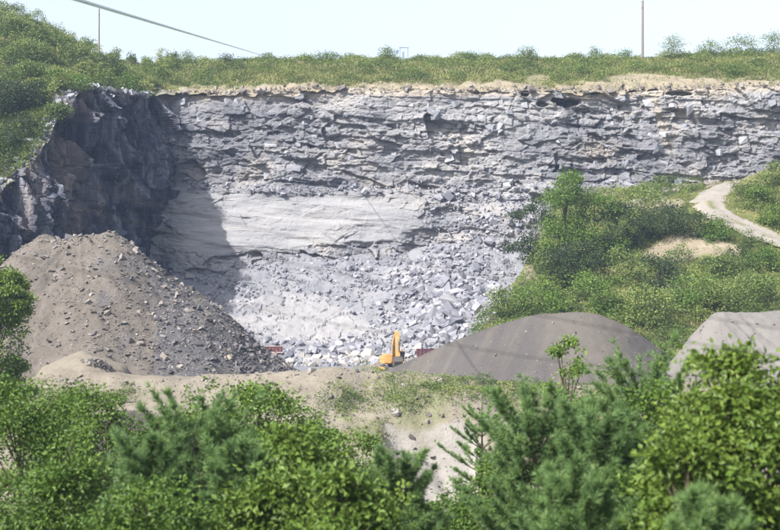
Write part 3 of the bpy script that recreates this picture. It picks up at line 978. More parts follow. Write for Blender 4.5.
MX, MY, _ = P(84, 372, 176)
def mound_z(X, Y):
    e = np.sqrt(((np.asarray(X) - MX) / 1.15) ** 2 + ((np.asarray(Y) - MY) / 1.3) ** 2 + 0.6)
    return -9.7 - 0.55 * e - 3.0 * sstep(4.0, 6.6, e) + 0.3 * fbm(X * 0.35, Y * 0.35, 141, 4)
mound = heap('earth_mound', 'low tan soil mound at the foot of the spoil heap', 'soil mound', mound_z, MX - 11, MX + 11, MY - 9, MY + 9, M['bank'], None, (140, 120), zmin=-18.0)
# dark heap of slate on the mound
r = np.random.default_rng(35)
dk = empty('slate_heap', P(105, 368, 171.5))
tag(dk, 'small dark heap of slate on the tan soil mound', 'slate heap')
sp = []
for k in range(300):
    u, v = r.normal(0, 0.42, 2)
    x = MX + 2.5 + 1.7 * u; y = MY - 3.6 + 0.9 * v
    sp.append((x - dk.location.x, y - dk.location.y, float(mound_z(x, y)) + 0.25 + 0.5 * math.exp(-(u * u + v * v) * 1.5) * r.random() - dk.location.z, 0.22 + 0.3 * r.random() ** 2))
rubble_mass('slate', SLABS, sp, M['stone_shale'], dk, 0.9, 15)
# stones on the earth bank
r = np.random.default_rng(36)
sp = []
for k in range(3200):
    x = r.uniform(-60, 35); y = r.uniform(146, 170)
    s = min(0.16 * (1 - r.random()) ** -0.5, 1.0)
    sp.append((x, y, float(bank_z(x, y)) + 0.05 * s, s))
sp.sort(key=lambda q: -q[3])
stones(bank, ME_TAN, sp[:60], 'stone', 0.6, 16)
rubble_mass('rubble', ROCKS, sp[60:], M['stone_tan'], bank, 0.8, 17)
# stones by the haul road and at the foot of the face on the right
sp = []
for k in range(700):
    a = r.uniform(635, 715) if k % 3 else r.uniform(600, 760)
    b = 201 - (a - 640) * 0.2 + r.normal(0, 5) if k % 3 else 186 + r.normal(0, 2.5)
    Y_ = 272 + (203 - b) * 0.9
    x = (a - 390) / F * Y_
    s = min(0.3 * (1 - r.random()) ** -0.5, 1.6)
    sp.append((x, Y_, float(emb_z(x, Y_)) + 0.1 * s, s))
sp.sort(key=lambda q: -q[3])
stones(emb, ME_TAN, sp[:60], 'stone', 0.7, 18)
rubble_mass('rubble', ROCKS, sp[60:], M['stone_tan'], emb, 0.8, 19)


# ------------------------------------------------------------------ foliage tools
def leaf_mesh(name, C, D, U, Ln, Wd, rnd, fold=0.25):
    """C centre of stalk (n,3); D leaf direction; U leaf face normal; folded two-triangle pairs -> diamond leaves"""
    Sd = np.cross(D, U)
    Sd /= np.maximum(np.linalg.norm(Sd, axis=1), 1e-6)[:, None]
    n = len(C)
    Ln = np.asarray(Ln)[:, None]; Wd = np.asarray(Wd)[:, None]
    V = np.empty((n, 4, 3))
    V[:, 0] = C
    V[:, 1] = C + D * Ln * 0.45 + Sd * Wd * 0.5 + U * Wd * fold
    V[:, 2] = C + D * Ln
    V[:, 3] = C + D * Ln * 0.45 - Sd * Wd * 0.5 + U * Wd * fold
    i = np.arange(n)[:, None] * 4
    f = np.concatenate([i + np.array([[0, 1, 2]]), i + np.array([[0, 2, 3]])], 0)
    return np_mesh(name, V.reshape(-1, 3), f, {'rnd': np.repeat(rnd, 4)})


def unit(a):
    return a / np.maximum(np.linalg.norm(a, axis=1), 1e-6)[:, None]


def leaves_at(r, centres, spread, per, size, up=0.7, tint=None, tvar=0.25, flat=1.0, out=None, nrm=None):
    """leaf clumps: arrays for leaf_mesh"""
    n = len(centres)
    C = np.repeat(centres, per, 0)
    o = r.normal(0, 1, (n * per, 3)) * np.array([1, 1, flat])
    sp_ = np.repeat(np.broadcast_to(np.asarray(spread, float), (n,)), per)[:, None]
    C = C + o * sp_
    D = unit(o * 0.8 + r.normal(0, 0.6, o.shape) + np.array([0, 0, -0.15]))
    if out is not None:
        D = unit(D + np.repeat(out, per, 0))
    on_ = o if nrm is None else np.repeat(nrm, per, 0) * 1.6
    U = unit(0.55 * on_ + r.normal(0, 0.45, o.shape) + np.array([0, 0, up]))
    U = unit(U - D * (U * D).sum(1)[:, None])
    sz = size * r.uniform(0.6, 1.25, n * per)
    t = np.repeat(tint if tint is not None else np.full(n, 0.5), per)
    rn = np.clip(t + r.normal(0, tvar, n * per), 0, 1)
    return C, D, U, sz, sz * 0.62, rn


def cat_leaves(parts):
    return [np.concatenate([p[k] for p in parts]) for k in range(6)]


def tubes(name, chains, n=6):
    """chains: list of (points (k,3), radii (k,)); one mesh"""
    Vs, Fs, base = [], [], 0
    for pts, rad in chains:
        pts = np.asarray(pts, float); rad = np.asarray(rad, float)
        k = len(pts)
        tg = unit(np.gradient(pts, axis=0))
        ref = np.where(np.abs(tg[:, 2:3]) > 0.9, np.array([[1.0, 0, 0]]), np.array([[0, 0, 1.0]]))
        a = unit(np.cross(tg, ref)); b = np.cross(tg, a)
        ph = np.arange(n) / n * 2 * math.pi
        ring = pts[:, None] + rad[:, None, None] * (np.cos(ph)[None, :, None] * a[:, None] + np.sin(ph)[None, :, None] * b[:, None])
        Vs.append(ring.reshape(-1, 3))
        idx = base + np.arange(k * n).reshape(k, n)
        nx_ = np.roll(idx, -1, 1)
        Fs.append(np.stack([idx[:-1], nx_[:-1], nx_[1:], idx[1:]], -1).reshape(-1, 4))
        base += k * n
    return np_mesh(name, np.concatenate(Vs), np.concatenate(Fs), smooth=True)


def lumpy_points(r, n, rx, ry, rz, seed, fill=0.55):
    """points in a lumpy ellipsoid crown, more of them near its skin"""
    d = unit(r.normal(0, 1, (n, 3)))
    lump = 1 + 0.42 * fbm(d[:, 0] * 1.7 + d[:, 2] * 0.7 + seed, d[:, 1] * 1.7 - d[:, 2] * 1.1 + seed, seed, 3)
    rr = (fill + (1 - fill) * r.random(n) ** 0.7) * lump
    return d * rr[:, None] * np.array([rx, ry, rz])


def broadleaf(name, label, cat, base, height, width, mat, leaf, nclump, per, seed, group=None, crown_lo=0.2, lean=(0, 0), spread=None, fill=0.4, up=0.7, flat=0.7, shape=1.0, tone=0.5, boughs=0, bflat=0.6, bmix=0.8):
    r = np.random.default_rng(seed)
    root = empty(name, base)
    tag(root, label, cat, group)
    rz_ = height * (1 - crown_lo) / 2
    cz = height - rz_
    pts = lumpy_points(r, nclump, width / 2, width / 2, rz_, seed, fill)
    if boughs:
        bc = lumpy_points(r, boughs, width / 2 * 0.92, width / 2 * 0.92, rz_ * 0.95, seed + 5, 0.72)
        gi = r.integers(0, boughs, nclump)
        g_ = unit(r.normal(0, 1, (nclump, 3))) * (r.random(nclump) ** 0.45)[:, None]
        rad_ = 0.62 * width / boughs ** 0.42
        q_ = bc[gi] + g_ * np.array([rad_, rad_, rad_ * bflat])
        pts = np.where((r.random(nclump) < bmix)[:, None], q_, pts)
    # broad above, narrower below, upright shoots at the top
    t = np.clip((pts[:, 2] / rz_ + 1) / 2, 0, 1.2)
    pts[:, :2] *= (0.78 + 0.30 * np.sin(np.clip(t, 0, 1) * math.pi) ** 0.6 * shape)[:, None]
    pts[:, 2] = np.sign(pts[:, 2]) * rz_ * (np.abs(pts[:, 2]) / rz_) ** 0.72
    pts = pts + np.array([lean[0], lean[1], cz])
    pts[:, 2] = np.maximum(pts[:, 2], 0.15)
    tint = np.clip(tone + 0.22 * (pts[:, 2] - cz) / rz_ * 0 + r.normal(0, 0.16, nclump), 0, 1)
    sp_ = spread or width * 0.07
    parts = leaves_at(r, pts, sp_, per, leaf, up, tint, 0.14, flat)
    me = leaf_mesh('crown', *parts)
    link('crown', me, mat, root)
    # trunk and limbs that reach clumps
    chains = []
    tr_ = max(0.03, height * 0.011)
    top = np.array([lean[0] * 0.9, lean[1] * 0.9, height * 0.9])
    k = np.linspace(0, 1, 9)[:, None]
    trunk = top * k + np.c_[np.sin(k * 5 + seed), np.cos(k * 4 + seed), k * 0] * 0.015 * height * k
    chains.append((trunk, np.linspace(tr_, tr_ * 0.2, 9)))
    for q in pts[r.permutation(nclump)[:min(34, nclump)]]:
        h = np.clip(q[2] / height - r.uniform(0.12, 0.3), 0.08, 0.85)
        s = trunk[min(8, int(round(h / 0.9 * 8)))]
        u = np.linspace(0, 1, 6)[:, None]
        mid = s + (q - s) * u + np.array([0, 0, 1]) * (np.sin(u * math.pi) * 0.06 * np.linalg.norm(q - s))
        chains.append((mid, np.linspace(tr_ * 0.36, tr_ * 0.08, 6)))
    link('trunk', tubes('trunk', chains, 5), M['bark'], root)
    return root


def pine(name, label, base, height, width, seed, group=None, whorls=16, tone=0.5, needle=0.15, dens=1.0, droop=0.0, lean=(0, 0)):
    r = np.random.default_rng(seed)
    root = empty(name, base)
    tag(root, label, 'pine tree', group)
    k = np.linspace(0, 1, 10)[:, None]
    trunk = np.array([lean[0], lean[1], height * 0.96]) * k
    chains = [(trunk, np.linspace(height * 0.016, 0.012, 10))]
    T0, TD, TT = [], [], []
    for w in range(whorls):
        hz = (0.10 + 0.74 * (w / (whorls - 1)) ** 0.9)
        Lb = width / 2 * (1 - hz) ** 0.42 * r.uniform(0.75, 1.2) + 0.08 * width
        nb = r.integers(5, 7)
        ph0 = r.uniform(0, 6.28)
        for b in range(nb):
            ph = ph0 + b * 6.283 / nb + r.normal(0, 0.2)
            l = Lb * r.uniform(0.7, 1.15)
            el = 0.25 + 0.75 * hz ** 1.5 - droop + r.normal(0, 0.08)
            d = np.array([math.cos(ph) * math.cos(el), math.sin(ph) * math.cos(el), math.sin(el)])
            u = np.linspace(0, 1, 7)[:, None]
            s = np.array([lean[0] * hz, lean[1] * hz, height * hz])
            pts = s + d * l * u + np.array([0, 0, 1]) * (u ** 2) * l * (0.22 - droop * 0.3)
            chains.append((pts, np.linspace(0.022 * l ** 0.5 + 0.006, 0.005, 7)))
            # side twigs carry the tufts
            nt_ = max(5, int(l * 15 * dens))
            for q in range(nt_):
                f = r.uniform(0.25, 1.0)
                p = s + d * l * f + np.array([0, 0, 1]) * f * f * l * (0.22 - droop * 0.3)
                sd_ = np.array([-d[1], d[0], 0]) * r.choice([-1, 1])
                td = d * 0.7 + sd_ * r.uniform(0.3, 1.0) + np.array([0, 0, r.uniform(0.1, 0.55)])
                td /= np.linalg.norm(td)
                ll = l * r.uniform(0.06, 0.28) * (1.15 - f * 0.6)
                for g in np.linspace(0.35, 1, max(2, int(ll / 0.12))):
                    T0.append(p + td * ll * g); TD.append(td); TT.append(0)
            for g in np.linspace(0.55, 1, 5):
                T0.append(s + d * l * g + np.array([0, 0, 1]) * g * g * l * (0.22 - droop * 0.3)); TD.append(d + np.array([0, 0, 0.3])); TT.append(0.1)
    for g in np.linspace(0.8, 0.97, 8):
        T0.append(np.array([lean[0], lean[1], height]) * g); TD.append(np.array([0, 0, 1.0])); TT.append(0.15)
    keep = r.permutation(len(T0))[:6000]
    T0 = [T0[q] for q in keep]; TD = [TD[q] for q in keep]; TT = [TT[q] for q in keep]
    T0 = np.array(T0); TD = unit(np.array(TD)); TT = np.array(TT)
    per = 26
    n = len(T0) * per
    D = unit(np.repeat(TD, per, 0) * 0.75 + unit(r.normal(0, 1, (n, 3))) * 0.75)
    C = np.repeat(T0, per, 0) + r.normal(0, 0.015, (n, 3))
    ln = needle * r.uniform(0.6, 1.15, n)
    sdv = unit(np.cross(D, r.normal(0, 1, (n, 3))))
    wd = 0.0075 * (needle / 0.15)
    V = np.stack([C - sdv * wd, C + sdv * wd, C + D * ln[:, None]], 1)
    rn = np.clip(tone + np.repeat(TT + r.normal(0, 0.13, len(T0)), per) + r.normal(0, 0.1, n), 0, 1)
    me = np_mesh('crown', V.reshape(-1, 3), np.arange(n * 3).reshape(n, 3), {'rnd': np.repeat(rn, 3)})
    link('crown', me, M['needle'], root)
    link('trunk', tubes('trunk', chains, 5), M['bark'], root)
    return root


# ------------------------------------------------------------------ ground cover (uncountable)
def cover(name, label, cat, mat, pts, size, spread, per, seed, tint_seed, flat=0.5, up=0.6, tone=0.5, toneamp=0.2, ct=None, nrm=None):
    r = np.random.default_rng(seed)
    pts = np.asarray(pts)
    tint = np.clip(tone + toneamp * fbm(pts[:, 0] * 0.16, pts[:, 1] * 0.16, tint_seed, 3) + (0 if ct is None else 0.8 * (ct - 0.5)) + r.normal(0, 0.05, len(pts)), 0, 1)
    me = leaf_mesh(name, *leaves_at(r, pts, spread, per, size, up, tint, 0.06, flat, nrm=nrm))
    o = link(name, me, mat)
    tag(o, label, cat, kind='stuff')
    return o


def blades(name, label, mat, pts, h, seed, w=0.05, tone=0.5, lean=0.35):
    r = np.random.default_rng(seed)
    n = len(pts)
    D = unit(r.normal(0, lean, (n, 3)) + np.array([0, 0, 1.0]))
    hh = h * r.uniform(0.4, 1.2, n)
    sdv = unit(np.cross(D, r.normal(0, 1, (n, 3)))) * w
    V = np.stack([pts - sdv, pts + sdv, pts + D * hh[:, None]], 1)
    rn = np.clip(tone + 0.35 * fbm(pts[:, 0] * 0.15, pts[:, 1] * 0.15, seed, 3) + r.normal(0, 0.16, n), 0, 1)
    me = np_mesh(name, V.reshape(-1, 3), np.arange(n * 3).reshape(n, 3), {'rnd': np.repeat(rn, 3)})
    o = link(name, me, mat)
    tag(o, label, 'grass', kind='stuff')
    return o


def domes(X, Y, su, hmax, seed, hmin=0.15):
    """height of bush-like domes and a tone for each"""
    a, b, bi, bj, du, dv = worley(np.asarray(X) / su, np.asarray(Y) / su, seed)
    h = hmin + (hmax - hmin) * hsh(bi, bj, seed + 3) ** 1.6
    return h * np.sqrt(np.clip(1 - (a / 0.62) ** 2, 0.02, 1)), hsh(bi, bj, seed + 4)


def dome_nrm(P3, su, hmax, seed):
    e = 0.35
    h0 = domes(P3[:, 0], P3[:, 1], su, hmax, seed)[0]
    gx_ = (domes(P3[:, 0] + e, P3[:, 1], su, hmax, seed)[0] - h0) / e
    gy_ = (domes(P3[:, 0], P3[:, 1] + e, su, hmax, seed)[0] - h0) / e
    return unit(np.stack([-np.clip(gx_, -3, 3), -np.clip(gy_, -3, 3), np.full(len(h0), 0.8)], -1))


# embankment scrub
r = np.random.default_rng(51)
X = r.uniform(8, 92, 60000); Y = r.uniform(206, 297, 60000)
Z = emb_z(X, Y)
a, b = px_of(X, Y, Z)
so = emb_soil(a, b, fbm(X * 0.12, Y * 0.12, 65, 5))
dr = np.min(np.hypot(X[:, None] - road_pts[None, ::4, 0], Y[:, None] - road_pts[None, ::4, 1]), 1)
left_edge = lerp_tab(b, [(180, 560), (240, 545), (270, 532), (300, 505), (325, 474), (340, 470)])
dens = (1 - 0.93 * so) * (dr > 3.6) * (a > left_edge) * (b > 188) * sstep(-0.5, 0.1, fbm(X * 0.2, Y * 0.2, 57, 3))
upright = (b < 215) & (a < 740)
dens = dens * np.where(upright, 0.5, 1.0)
k = (r.random(60000) < dens) & (a < 800)
ep = np.stack([X[k], Y[k], Z[k]], -1)
hgt, ect = domes(ep[:, 0], ep[:, 1], 4.4, 4.2, 580)
ep[:, 2] += hgt * r.uniform(0.35, 1.0, len(ep))
ep = ep[:30000]; ect = ect[:30000]
cover('undergrowth', 'mixed low green undergrowth covering the embankment', 'undergrowth', M['leaf_scrub'], ep, 0.30, 0.26, 8, 52, 53, ct=ect, nrm=dome_nrm(ep, 4.4, 4.2, 580), up=0.2)
k = (r.random(60000) < 0.9 * (1 - 0.8 * so) * (dr > 2.2) * (a > left_edge)) & (a < 810)
gp = np.stack([X[k], Y[k], Z[k]], -1)
blades('grass', 'rough yellow-green grass on the embankment beside the road', M['grass'], (gp + r.normal(0, 0.35, (len(gp), 3)) * np.array([1, 1, 0.05]))[:14000], 0.6, 54, 0.09, 0.6, 0.7)

# hillside scrub (left) and plateau grass
n = 90000
t_ = r.uniform(0, 60, n) ** 1.0
ci = r.integers(0, 150, n)
X = cs[ci, 0] + cs[ci, 2] * t_ + r.normal(0, 0.4, n); Y = cs[ci, 1] + cs[ci, 3] * t_ + r.normal(0, 0.4, n)
Z = hill_z(X, Y)
a, b = px_of(X, Y, Z)
hn = fbm(X * 0.12, Y * 0.16, 91, 4)
dens = sstep(-0.5, 2.2, t_ - 4 * hn) * (a > -25) * (a < 190)
k = r.random(n) < dens
hp = np.stack([X[k], Y[k], Z[k]], -1)
h2 = hp[:34000].copy()
hgt, hct = domes(h2[:, 0], h2[:, 1], 4.6, 4.0, 590)
h2[:, 2] += hgt * r.uniform(0.35, 1.0, len(h2))
cover('undergrowth', 'thick green scrub covering the hill above the left rock wall', 'undergrowth', M['leaf_scrub'], h2, 0.34, 0.28, 7, 55, 94, ct=hct, nrm=dome_nrm(h2, 4.6, 4.0, 590), up=0.2)
blades('grass', 'dry grass on the hill above the left rock wall', M['grass'], hp[:16000], 0.8, 56, 0.09, 0.65, 0.7)

n = 120000
X = r.uniform(-52, 92, n); t_ = r.uniform(0.5, 40, n)
Y = 303 + t_
Z = hill_z(X, Y)
hn = fbm(X * 0.12, Y * 0.16, 91, 4)
a, b = px_of(X, Y, Z)
bare = (1 - sstep(3.0, 9.0, t_ - 6 * hn))
bare = np.maximum(bare, sstep(0.35, 0.6, blob(a, b, 640, 80, 42, 7) + 0.3 * hn))
bare = np.maximum(bare, sstep(0.3, 0.55, blob(a, b, 537, 80, 13, 6)))
k = (r.random(n) < (1 - 0.95 * bare)) & (a > 120) & (a < 800)
gp = np.stack([X[k], Y[k], Z[k]], -1)
blades('grass', 'tall pale green grass along the plateau above the quarry face', M['grass'], gp[:34000], 1.0, 57, 0.09, 0.6, 0.5)
h3 = gp[:30000].copy()
hgt, pct = domes(h3[:, 0], h3[:, 1], 4.0, 2.4, 600)
h3[:, 2] += hgt * r.uniform(0.3, 1.0, len(h3))
cover('weeds', 'leafy green weeds among the plateau grass', 'weeds', M['leaf_scrub'], h3, 0.32, 0.28, 7, 58, 96, tone=0.68, ct=pct, nrm=dome_nrm(h3, 4.0, 2.4, 600), up=0.2)

# weeds on the earth bank
n = 70000
X = r.uniform(-58, 45, n); Y = r.uniform(140, 171, n)
Z = bank_z(X, Y)
a, b = px_of(X, Y, Z)
gn = fbm(X * 0.09, Y * 0.12, 77, 4)
w = 1.2 * blob(a, b, 345, 402, 24, 12) + 1.3 * blob(a, b, 398, 402, 16, 14) + 1.4 * blob(a, b, 470, 388, 48, 13) + 0.9 * blob(a, b, 120, 393, 20, 6) + 0.8 * blob(a, b, 540, 390, 60, 14) + 0.7 * blob(a, b, 60, 400, 60, 9) + sstep(0.15, 0.4, gn) * 0.3
w = w * (1 - sstep(0.3, 0.6, blob(a, b, 428, 450, 40, 40)))
k = r.random(n) < w
wp = np.stack([X[k], Y[k], Z[k]], -1)
hgt, wct = domes(wp[:, 0], wp[:, 1], 2.0, 1.3, 610)
wp[:, 2] += hgt * r.random(len(wp))
cover('weeds', 'patches of yellow-green weeds on the tan earth bank', 'weeds', M['leaf_scrub'], wp, 0.20, 0.16, 6, 59, 97, tone=0.62, ct=wct)
# undergrowth filling the valley below the foreground trees
n = 9000
X = r.uniform(-45, 45, n); Y = r.uniform(55, 140, n)
Z = bank_z(X, Y)
vp = np.stack([X, Y, Z + 2.2 * r.random(n)], -1)
cover('undergrowth', 'dark green undergrowth at the foot of the earth bank', 'undergrowth', M['leaf_mid'], vp, 0.30, 0.45, 9, 60, 98)



# ------------------------------------------------------------------ single shrubs and trees on the slopes
def on(zf, px, py, Y0=240.0, Y1=330.0):
    """where the sight line of a pixel meets a slope"""
    Ys = np.linspace(Y0, Y1, 400)
    X = (px - 390) / F * Ys
    Z = zf(X, Ys)
    ray = (265 - py) / F * Ys
    i = int(np.argmax(Z >= ray)) if np.any(Z >= ray) else 399
    return float(X[i]), float(Ys[i]), float(Z[i])


EMB = 'shrubs and trees on the embankment'
# (px, py of the foot, height m, width m, material, label)
emb_list = [
    (566, 272, 18.0, 9.0, 'leaf_mid', 'tallest leafy tree of the clump at the left end of the embankment', 'tree'),
    (536, 272, 13.0, 7.5, 'leaf_dark', 'dark rounded tree at the left edge of the embankment clump', 'tree'),
    (594, 266, 13.0, 9.0, 'leaf_mid', 'leafy tree right of the tallest one in the embankment clump', 'tree'),
    (578, 290, 8.0, 10.0, 'leaf_dark', 'dark broad bush below the embankment tree clump', 'shrub'),
    (548, 292, 6.0, 8.0, 'leaf_scrub', 'yellow-green bush low at the left end of the embankment clump', 'shrub'),
    (618, 255, 9.0, 9.0, 'leaf_dark', 'dark bush at the right end of the embankment tree clump', 'shrub'),
    (645, 222, 5.5, 11.0, 'leaf_scrub', 'pale green spreading bush on the crest of the embankment', 'shrub'),
    (660, 238, 6.0, 9.0, 'leaf_dark', 'dark low bush on the embankment just left of the road bend', 'shrub'),
    (690, 238, 4.6, 7.0, 'leaf_dark', 'dark small bush above the bare soil beside the road bend', 'shrub'),
    (715, 240, 3.0, 4.0, 'leaf_mid', 'green bush at the lower edge of the road bend', 'shrub'),
    (656, 295, 6.0, 8.0, 'leaf_dark', 'dark bush in the middle of the embankment above the gravel heaps', 'shrub'),
    (625, 285, 5.0, 9.0, 'leaf_scrub', 'yellowish bush in the middle of the embankment slope', 'shrub'),
    (600, 312, 6.0, 9.0, 'leaf_mid', 'green bush just behind the crown of the dark gravel heap', 'shrub'),
    (540, 318, 5.0, 8.0, 'leaf_mid', 'green bush behind the left shoulder of the dark gravel heap', 'shrub'),
    (508, 316, 4.0, 6.0, 'leaf_scrub', 'low bush at the rock edge left of the embankment', 'shrub'),
    (650, 326, 6.0, 8.0, 'leaf_scrub', 'bush in the gap between the two gravel heaps', 'shrub'),
    (690, 308, 5.5, 8.0, 'leaf_mid', 'green bush behind the left end of the pale gravel heap', 'shrub'),
    (740, 308, 5.0, 9.0, 'leaf_scrub', 'yellow-green bush behind the middle of the pale gravel heap', 'shrub'),
    (722, 275, 3.0, 5.0, 'leaf_scrub', 'low bush below the road on the embankment', 'shrub'),
    (765, 270, 3.6, 5.0, 'leaf_mid', 'green bush below the road at the right edge', 'shrub'),
    (760, 212, 4.2, 5.5, 'leaf_bright', 'bright green bush inside the road bend', 'shrub'),
    (775, 225, 3.4, 4.5, 'leaf_bright', 'bright low bush beside the road at the right edge', 'shrub'),
    (782, 185, 4.5, 6.0, 'leaf_scrub', 'pale bush on the mound top behind the road bend', 'shrub'),
]
for i, (a, b, h, w, m, lab, cat) in enumerate(emb_list):
    x, y, z = on(emb_z, a, b, 205, 298)
    dw = w
    broadleaf('leafy_tree' if cat == 'tree' else 'shrub', lab, cat, (x, y, z - 0.2), h, dw, M[m], 0.36, int(70 + 12 * h * w / 4), 14, 700 + i, EMB, 0.05, (0, 0), 0.36, 0.35, tone=0.5, boughs=14 if cat == 'tree' else 8, up=0.3)

HILL = 'shrubs on the hill above the left rock wall'
hill_list = [
    (8, 118, 7.5, 10.0, 'leaf_dark', 'large dark bush at the left edge of the hill'),
    (34, 108, 4.5, 6.0, 'leaf_dark', 'dark bush right of the large one on the hill'),
    (14, 145, 5.0, 7.0, 'leaf_dark', 'dark bush lowest on the hill at the left edge'),
    (30, 60, 4.0, 8.0, 'leaf_scrub', 'pale green bush high on the hill'),
    (72, 60, 3.4, 6.0, 'leaf_scrub', 'pale bush on the hill skyline left of the thin pole'),
    (85, 72, 3.2, 5.0, 'leaf_dark', 'dark bush just below the thin pole'),
    (108, 74, 3.4, 5.0, 'leaf_dark', 'dark bush on the skyline right of the thin pole'),
    (66, 90, 3.2, 6.0, 'leaf_mid', 'green bush in the middle of the hill above the rock nose'),
    (118, 88, 2.8, 5.0, 'leaf_mid', 'green bush at the crest where the rock wall meets the face'),
    (50, 45, 3.4, 7.0, 'leaf_mid', 'green bush on the upper left skyline of the hill'),
    (8, 35, 4.0, 9.0, 'leaf_scrub', 'leafy bush at the top left corner of the hill'),
    (55, 118, 2.4, 4.0, 'leaf_scrub', 'small yellow-green bush beside the weathered rock nose'),
]
for i, (a, b, h, w, m, lab) in enumerate(hill_list):
    x, y, z = on(hill_z, a, b, 238, 330)
    broadleaf('shrub', lab, 'shrub', (x, y, z - 0.2), h, w, M[m], 0.38, int(70 + 14 * h * w / 4), 14, 760 + i, HILL, 0.05, (0, 0), 0.36, 0.35, boughs=8, up=0.35)

PLAT = 'shrubs on the plateau skyline'
plat_list = [
    (168, 66, 2.2, 6.0, 'leaf_scrub', 'low shrub leftmost on the plateau skyline'),
    (188, 65, 3.4, 4.0, 'leaf_mid', 'shrub on the plateau skyline near the end of the pale cable'),
    (226, 64, 2.4, 4.0, 'leaf_dark', 'small dark shrub on the skyline below the pale cable'),
    (325, 62, 2.4, 5.0, 'leaf_mid', 'small green shrub on the skyline left of the metal stand'),
    (388, 62, 3.6, 4.2, 'leaf_scrub', 'brownish shrub touching the left of the metal stand'),
    (470, 62, 2.4, 5.0, 'leaf_scrub', 'low shrub on the skyline right of the metal stand'),
    (527, 62, 3.6, 5.0, 'leaf_scrub', 'shrub on the skyline above the small bare hump'),
    (595, 62, 3.4, 4.0, 'leaf_scrub', 'shrub on the skyline left of the tall pole'),
    (625, 60, 2.6, 4.0, 'leaf_mid', 'low shrub at the foot of the tall pole'),
    (674, 60, 5.6, 6.0, 'leaf_scrub', 'tallest bushy shrub on the skyline right of the tall pole'),
    (710, 58, 4.0, 7.0, 'leaf_scrub', 'middle shrub of the skyline row right of the tall pole'),
    (742, 57, 5.0, 8.0, 'leaf_scrub', 'second shrub from the right end of the skyline'),
    (774, 55, 5.6, 7.0, 'leaf_scrub', 'rightmost shrub on the plateau skyline'),
    (735, 76, 3.0, 7.0, 'leaf_mid', 'green bush below the skyline near the right end of the plateau'),
    (580, 74, 2.6, 7.0, 'leaf_mid', 'broad green bush in the plateau grass left of the bare soil'),
]
for i, (a, b, h, w, m, lab) in enumerate(plat_list):
    x, y, z = on(hill_z, a, b, 306, 334)
    broadleaf('shrub', lab, 'shrub', (x, y, z - 0.2), h, w, M[m], 0.30, int(50 + 12 * h * w / 4), 11, 790 + i, PLAT, 0.0, (0, 0), 0.4, 0.2)

# ------------------------------------------------------------------ trees in the foreground
def stand(px, py_top, Y):
    x, y, zt = P(px, py_top, Y)
    zb = float(bank_z(x, y)) - 0.1
    return (x, y, zb), zt - zb


FG = 'leafy trees in the foreground'
fg = [  # px, top, Y, width px, material, leaf size, clumps, per, tone, name, label
    (-3, 262, 150, 50, 'leaf_bright', 0.30, 620, 24, 0.62, 'bright green tree at the left edge beside the spoil heap'),
    (16, 366, 52, 140, 'leaf_mid', 0.15, 420, 26, 0.42, 'dark leafy tree in the bottom left corner'),
    (104, 396, 57, 96, 'leaf_mid', 0.15, 340, 26, 0.50, 'rounded leafy tree below the small slate heap'),
    (62, 448, 40, 120, 'leaf_mid', 0.13, 360, 26, 0.40, 'low leafy tree nearest the bottom left corner'),
    (205, 385, 60, 90, 'leaf_mid', 0.16, 320, 26, 0.55, 'pale-leaved tree behind the left pine'),
    (258, 371, 62, 100, 'leaf_mid', 0.16, 360, 26, 0.60, 'tall leafy tree in front of the foot of the spoil heap'),
    (292, 436, 36, 130, 'leaf_bright', 0.18, 280, 22, 0.45, 'bright yellow-green tree left of the middle of the bottom edge'),
    (360, 468, 33, 100, 'leaf_bright', 0.17, 220, 22, 0.48, 'low bright green tree at the middle of the bottom edge'),
    (345, 412, 60, 76, 'leaf_mid', 0.16, 280, 24, 0.55, 'leafy tree just left of the pale cut in the bank'),
    (512, 452, 54, 84, 'leaf_mid', 0.15, 280, 24, 0.50, 'leafy tree at the right foot of the pale cut'),
    (452, 496, 50, 90, 'leaf_mid', 0.14, 240, 24, 0.45, 'low leafy tree below the pale cut'),
    (568, 346, 66, 48, 'leaf_mid', 0.16, 170, 22, 0.70, 'slender young tree in front of the dark gravel heap'),
    (648, 462, 38, 100, 'leaf_mid', 0.13, 260, 24, 0.45, 'low leafy tree among the pines at the bottom right'),
    (722, 352, 31, 150, 'leaf_maple', 0.16, 420, 20, 0.50, 'large yellow-green maple at the right'),
    (792, 372, 30, 150, 'leaf_maple', 0.16, 380, 20, 0.55, 'yellow-green maple cut by the right edge'),
    (690, 425, 29, 90, 'leaf_maple', 0.17, 230, 20, 0.45, 'smaller maple in front of the large one'),
    (232, 408, 50, 84, 'leaf_mid', 0.14, 260, 24, 0.55, 'leafy tree between the highest left pine and the tall leafy tree'),
    (300, 398, 66, 66, 'leaf_mid', 0.16, 240, 24, 0.50, 'leafy tree behind the bright yellow-green tree'),
    (55, 386, 60, 90, 'leaf_mid', 0.15, 280, 24, 0.50, 'leafy tree between the bottom left tree and the rounded one'),
    (605, 372, 62, 60, 'leaf_mid', 0.15, 200, 22, 0.60, 'leafy tree behind the pines in front of the dark gravel heap'),
    (660, 385, 40, 90, 'leaf_mid', 0.13, 260, 24, 0.45, 'leafy tree between the tallest pine and the large maple'),
    (150, 478, 34, 110, 'leaf_mid', 0.12, 260, 24, 0.45, 'leafy bush in front of the left pine at the bottom edge'),
]
for i, (a, b, Y_, wpx, m, lf, nc, per, tone, lab) in enumerate(fg):
    base, h = stand(a, b, Y_)
    w = wpx * 1.3 / F * Y_
    broadleaf('broadleaf_tree', lab, 'tree', base, h, w, M[m], lf, int(nc * 2.7), per, 820 + i, FG, 0.30 if i == 0 else 0.03, (0, 0), w * 0.028 + 0.06, 0.35, tone=tone, up=0.45, boughs=44, bflat=0.5 if m == 'leaf_bright' else 0.8, bmix=0.74)

